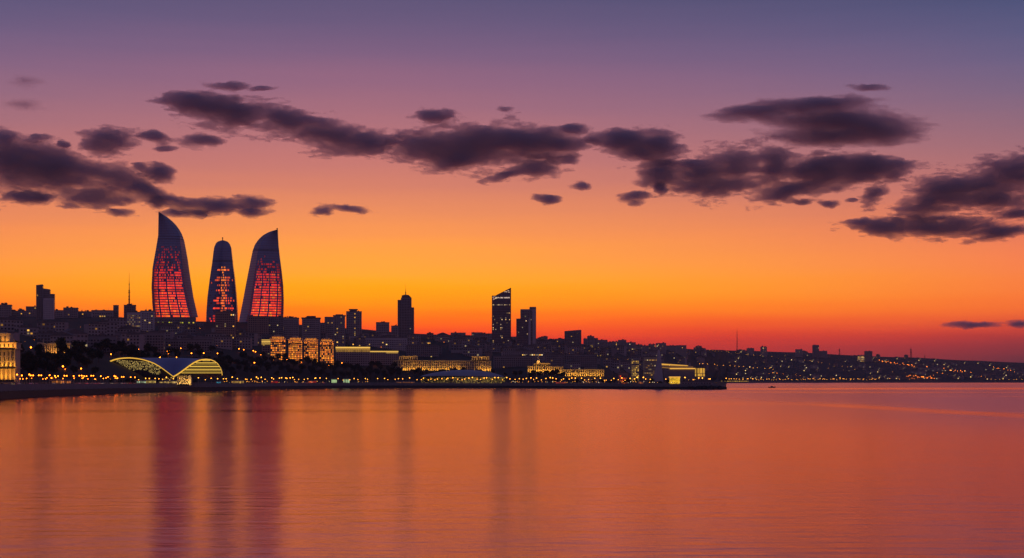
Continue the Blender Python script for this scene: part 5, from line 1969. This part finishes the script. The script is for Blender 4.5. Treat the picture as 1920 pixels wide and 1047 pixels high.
for q in range(70):
    px = R.uniform(955, 1335)
    X, Y, z = foot(px, R.uniform(12, 60))
    (WHITE if R.random() < 0.3 else WARML).put(X, Y, z, 'low small light near the ground of the right promenade', 'low lights of the right promenade', R.uniform(0.35, 0.62))
for q in range(60):
    px = R.uniform(420, 700)
    X, Y, z = foot(px, R.uniform(10, 50))
    (WHITE if R.random() < 0.25 else WARML).put(X, Y, z, 'low small light near the ground of the middle quay', 'low lights of the middle quay', R.uniform(0.3, 0.6))
for px, py in ((40, 651), (36, 660), (58, 654), (76, 665), (85, 661), (152, 663), (180, 663), (208, 663.5), (232, 664), (245, 665), (273, 667.5), (299, 668), (300, 670), (313, 657), (314, 660), (316, 662), (318, 656), (331, 668), (359, 663.5),
               (382, 664), (408, 665), (424, 668.5), (427, 669), (220, 651), (228, 653), (241, 653.5), (260, 654), (276, 653.5), (339, 651.5), (371, 653), (448, 655), (457, 654.5), (475, 659), (479, 660), (489, 666), (477, 682), (438, 676), (118, 689), (123, 691), (152, 690),
               (612, 687), (663, 694), (550, 681), (655, 677), (668, 679.5), (688, 677), (690, 680), (699, 682), (705, 683), (726, 686), (641, 680), (631, 677), (712, 685), (565, 678), (597, 681), (617, 686), (538, 676), (512, 674)):
    Y = ground_at(px, py + 5)
    X = (px - 960) / FOC * Y
    zt = CAM_H + (HORIZON - py) / FOC * Y
    PARK.put(X, Y, min(zt - 9.4, terrain(px, Y) + 8), 'orange lamp glowing among the black trees of the hillside park', 'orange lamps in the hillside park', R.uniform(0.8, 1.15))
for q in range(16):
    px = 1310 + 140 * q / 15 + R.uniform(-3, 3)
    Y = ground_at(px, 682 + 10 * q / 15 + R.uniform(-1.2, 1.2) + 4)
    FAR.put((px - 960) / FOC * Y, Y, terrain(px, Y), 'pale street lamp in the spaced row on the dark slope behind the point', 'spaced lamps on the slope behind the point', 0.9)
for q in range(62):
    px = 1363 + 285 * (q + R.uniform(-0.4, 0.4)) / 62
    X, Y, z = foot(px, R.uniform(25, 90))
    FAR.put(X, Y, z, 'yellow lamp along the far shore right of the point', 'lamps along the far shore', R.uniform(0.7, 1.25))
for q in range(46):
    t = q / 45
    px = 1640 + 180 * t + R.uniform(-2, 2)
    py = 675 + 24 * t ** 0.9 + R.uniform(-1.5, 1.5)
    Y = ground_at(px, py + 3)
    FARO.put((px - 960) / FOC * Y, Y, terrain(px, Y), 'orange lamp on the road slanting down the far right hillside', 'lamps of the slanting hillside road', R.uniform(0.7, 1.1))
def street(n, px0, py0, px1, py1, kind, label, group, s0, s1):
    """a street: lamps strung along a line across the slope"""
    for q in range(n):
        t = (q + R.uniform(-0.35, 0.35)) / max(1, n - 1)
        px = px0 + (px1 - px0) * t
        py = py0 + (py1 - py0) * t + R.uniform(-0.8, 0.8)
        Y = ground_at(px, py + 2)
        kind.put((px - 960) / FOC * Y, Y, terrain(px, Y), label, group, R.uniform(s0, s1))


G1, G2 = 'street lamps of the far hillside', 'street lamps of the middle hillside'
street(14, 1700, 706, 1752, 712, FARO, 'orange lamp in the cluster low on the far shore below the drum mast', G1, 0.7, 1.2)
street(12, 1702, 712, 1750, 706, FARO, 'orange lamp in the cluster low on the far shore below the drum mast', G1, 0.5, 1.0)
street(11, 1760, 700, 1850, 708, FARO, 'orange lamp on the lower street of the far right hillside', G1, 0.5, 0.9)
street(10, 1862, 690, 1920, 700, FARO, 'orange lamp on the street cut by the right picture edge', G1, 0.6, 1.1)
street(9, 1850, 712, 1915, 713, FAR, 'pale lamp at the water below the right picture edge', G1, 0.6, 1.0)
street(9, 1510, 676, 1600, 690, FAR, 'small pale lamp on the slope below the tallest far ridge block', G1, 0.4, 0.7)
street(10, 1520, 711, 1690, 713, FAR, 'pale lamp along the water on the far right shore', G1, 0.7, 1.1)
street(7, 1560, 692, 1690, 699, FAR, 'faint lamp on the dark middle of the far hillside', G1, 0.4, 0.7)
street(12, 1318, 656, 1385, 662, FAR, 'faint lamp in the string just under the ridge by the needle thin mast', G2, 0.35, 0.6)
street(10, 1385, 663, 1500, 676, FAR, 'faint lamp in the string falling right of the needle thin mast', G2, 0.35, 0.65)
street(10, 1180, 656, 1240, 662, FARO, 'faint amber lamp on the street above the sail shaped tower', G2, 0.35, 0.6)
street(14, 1040, 664, 1170, 682, FARO, 'amber lamp on the street slanting down above the domed palace wing', G2, 0.35, 0.65)
street(8, 1110, 672, 1200, 676, FAR, 'pale lamp on the dark slope right of the domed palace', G2, 0.3, 0.5)
street(8, 1440, 700, 1500, 704, FARO, 'orange lamp on the slope right of the gold lit terrace', G2, 0.4, 0.8)
for q in range(70):
    px = R.uniform(0, 1000)
    py = R.uniform(ridge_y(px) + 10, 655)
    Y = ground_at(px, py)
    FARO.put((px - 960) / FOC * Y, Y, terrain(px, Y), 'small street lamp between the dim blocks of the hillside city', 'lamps among the dim hillside blocks', R.uniform(0.3, 0.6) * Y / 5000)


# ------------------------------------------------------------------ parked cars and quay stalls
def make_car(paint, seed):
    e = empty('parked_car')
    b_ = MB()
    b_.prism([(-2.15, 0.35), (2.15, 0.35), (2.2, 0.75), (1.9, 0.92), (0.95, 1.0), (0.45, 1.45), (-0.95, 1.48), (-1.6, 1.02), (-2.1, 0.95), (-2.2, 0.7)], -0.86, 0.86)
    b_.build('body', M[paint], e)
    g = MB()
    for sd in (-0.87, 0.87):
        q = [(-1.4, sd, 1.03), (0.8, sd, 1.03), (0.4, sd, 1.38), (-0.9, sd, 1.4)]
        g.face(q if sd < 0 else q[::-1])
    g.build('window', M['pane'], e)
    wm_ = MB()
    for k_ in range(10):
        a0, a1 = 2 * math.pi * k_ / 10, 2 * math.pi * (k_ + 1) / 10
        for y0, y1 in ((-0.1, 0.1),):
            wm_.face([(0.33 * math.cos(a0), y0, 0.33 * math.sin(a0)), (0.33 * math.cos(a1), y0, 0.33 * math.sin(a1)), (0.33 * math.cos(a1), y1, 0.33 * math.sin(a1)), (0.33 * math.cos(a0), y1, 0.33 * math.sin(a0))])
    wm_.face([(0.33 * math.cos(2 * math.pi * k_ / 10), -0.1, 0.33 * math.sin(2 * math.pi * k_ / 10)) for k_ in range(10)])
    wm_.face([(0.33 * math.cos(-2 * math.pi * k_ / 10), 0.1, 0.33 * math.sin(-2 * math.pi * k_ / 10)) for k_ in range(10)])
    wme = wm_.mesh('wheel', M['tyre'])
    for x in (-1.35, 1.35):
        for y in (-0.8, 0.8):
            instance(wme, 'wheel', e, (x, y, 0.33))
    for sx, c, nm in ((-2.22, (1.6, 0.06, 0.02), 'tail_light'), (2.21, (1.2, 0.9, 0.5), 'headlight')):
        for y in (-0.6, 0.6):
            l = MB()
            l.box(sx - 0.06, sx + 0.06, y - 0.22, y + 0.22, 0.68, 0.88, 0, c, True)
            l.build(nm, M['glow'], e)
    return e


CARS = {p: make_car(p, i) for i, p in enumerate(('car_white', 'car_red', 'car_grey', 'car_black'))}
car_used = set()
for q in range(46):
    p = R.choice(('car_white', 'car_red', 'car_red', 'car_grey', 'car_black', 'car_white'))
    px = R.uniform(20, 265) if q < 34 else R.uniform(540, 620)
    o = CARS[p] if p not in car_used else copy_tree(CARS[p])
    car_used.add(p)
    X, Y, z = foot(px, R.choice((14, 17.5, 21, 33, 37, 41)) + R.uniform(-0.6, 0.6))
    o.location = (X, Y, z + 0.03 + (0.06 if Y - shore(px) > 29 else 0))
    ang = math.atan2(foot(px + 4, 20)[1] - foot(px - 4, 20)[1], foot(px + 4, 20)[0] - foot(px - 4, 20)[0])
    o.rotation_euler = (0, 0, ang + R.choice((0, math.pi)) + R.uniform(-0.05, 0.05))
    col_w = {'car_white': 'white', 'car_red': 'red', 'car_grey': 'grey', 'car_black': 'black'}[p]
    side = 'left promenade under the orange lamps' if q < 34 else 'middle quay under the park'
    tag(o, col_w + ' parked car on the ' + side, 'car', 'cars parked along the quay')


def stall(label, px, d, w, h, lit_c, seed, cat='stall'):
    rg = random.Random(seed)
    X, Y, z = foot(px, d)
    e = empty('market_stall', (X, Y, z))
    tag(e, label, cat, 'lit stalls along the quay')
    c = MB()
    for sx in (-w / 2, 0, w / 2):
        for y in (0, 4):
            c.box(sx - 0.1, sx + 0.1, y - 0.1, y + 0.1, -0.1, h)
    c.build('posts', M['pole'], e, kind='stuff')
    r_ = MB()
    r_.prism([(-w / 2 - 0.4, h + 0.005), (w / 2 + 0.4, h + 0.005), (w / 2 + 0.2, h + 0.5), (-w / 2 - 0.2, h + 0.5)], -0.6, 4.6)
    r_.build('canopy', M['concrete_light'], e)
    k_ = MB()
    k_.box(-w / 2, w / 2, 1.0, 1.8, 0, 1.0)
    k_.box(-w / 2, w / 2, 3.6, 3.8, 0, h - 0.1)
    k_.build('counter', M['limestone'], e)
    l = MB()
    n = max(3, int(w / 1.6))
    for q in range(n):
        v_ = rg.uniform(0.3, 1.0)
        x = -w / 2 + w * (q + 0.2) / n
        l.box(x, x + w / n * 0.6, 3.4, 3.5, rg.uniform(1.0, 1.6), h - rg.uniform(0.3, 0.9), 0, tuple(v * v_ for v in lit_c), True)
    l.build('lit_display', M['glow'], e, kind='stuff')


stall('long pale stall with orange lights behind the parked cars', 104, 30, 8, 3.4, (1.0, 0.42, 0.12), 1)
stall('second pale stall right of the long stall behind the parked cars', 122, 30, 7, 3.2, (1.0, 0.40, 0.14), 2)
stall('small stall with white and green lights before the shell roofed hall', 263, 22, 9, 3.4, (0.8, 1.0, 0.7), 3)
stall('yellow lit kiosk left of the shell roofed hall entrance', 281, 22, 10, 4.0, (1.0, 0.75, 0.25), 4)
stall('wide yellow lit counter at the shell roofed hall entrance', 314, 20, 18, 3.2, (1.0, 0.72, 0.28), 5)
stall('tiny turquoise lit kiosk right of the shell roofed hall', 409, 20, 5, 3.0, (0.15, 0.75, 1.0), 6)
stall('red lit stall on the middle quay below the park', 514, 18, 9, 3.4, (1.0, 0.06, 0.03), 7)
stall('second red lit stall on the middle quay below the park', 585, 18, 11, 3.6, (1.0, 0.08, 0.03), 8)
stall('pale green lit ride stall on the middle quay', 626, 20, 8, 6.0, (0.75, 1.0, 0.55), 9)
stall('second pale green lit ride stall with a taller frame', 649, 20, 9, 6.5, (0.75, 1.0, 0.6), 10)
stall('orange lit terrace counter on the quay left of the arena', 760, 12, 26, 2.4, (1.0, 0.42, 0.10), 11)
stall('golden lit cafe terrace by the park corner on the middle quay', 445, 16, 14, 4.0, (1.0, 0.65, 0.2), 12)
stall('small orange lit kiosk left of the glass cube pavilion', 1202, 10, 6, 3.0, (1.0, 0.35, 0.1), 13)
stall('red lit long stall on the right promenade', 1052, 16, 16, 2.6, (1.0, 0.16, 0.06), 14)

# ------------------------------------------------------------------ railing along the quay
rl_ = MB()
prev = None
px = -60.0
while px < 1338:
    Y = shore(px) + 7.6
    p = Vector((at(px, HORIZON, Y)[0], Y, deck_z(px)))
    rl_.box(p.x - 0.07, p.x + 0.07, p.y - 0.07, p.y + 0.07, p.z - 0.1, p.z + 2.0)
    if prev is not None:
        for h in (1.95, 1.45):
            rl_.tube((prev.x, prev.y, prev.z + h), (p.x, p.y, p.z + h), 0.06, 0.06, 4)
    prev = p
    px += 3200.0 / Y * 1.6
tag(rl_.build('quay_railing', M['pole']), 'thin metal railing running along the top of the quay wall', 'railing')

# ------------------------------------------------------------------ thin evening haze over the water and the city
hz = bpy.data.materials.new('haze_air')
hz.use_nodes = True
hz.node_tree.nodes.clear()
hv = hz.node_tree.nodes.new('ShaderNodeVolumePrincipled')
hv.inputs['Color'].default_value = (0.85, 0.80, 0.85, 1)
hv.inputs['Density'].default_value = 0.000028
hv.inputs['Anisotropy'].default_value = 0.3
ho = hz.node_tree.nodes.new('ShaderNodeOutputMaterial')
hz.node_tree.links.new(hv.outputs[0], ho.inputs['Volume'])
hb = MB()
hb.box(-12300, 12300, -3200, 12800, -6, 345, bottom=True)
hb.build('haze', hz)['kind'] = 'stuff'
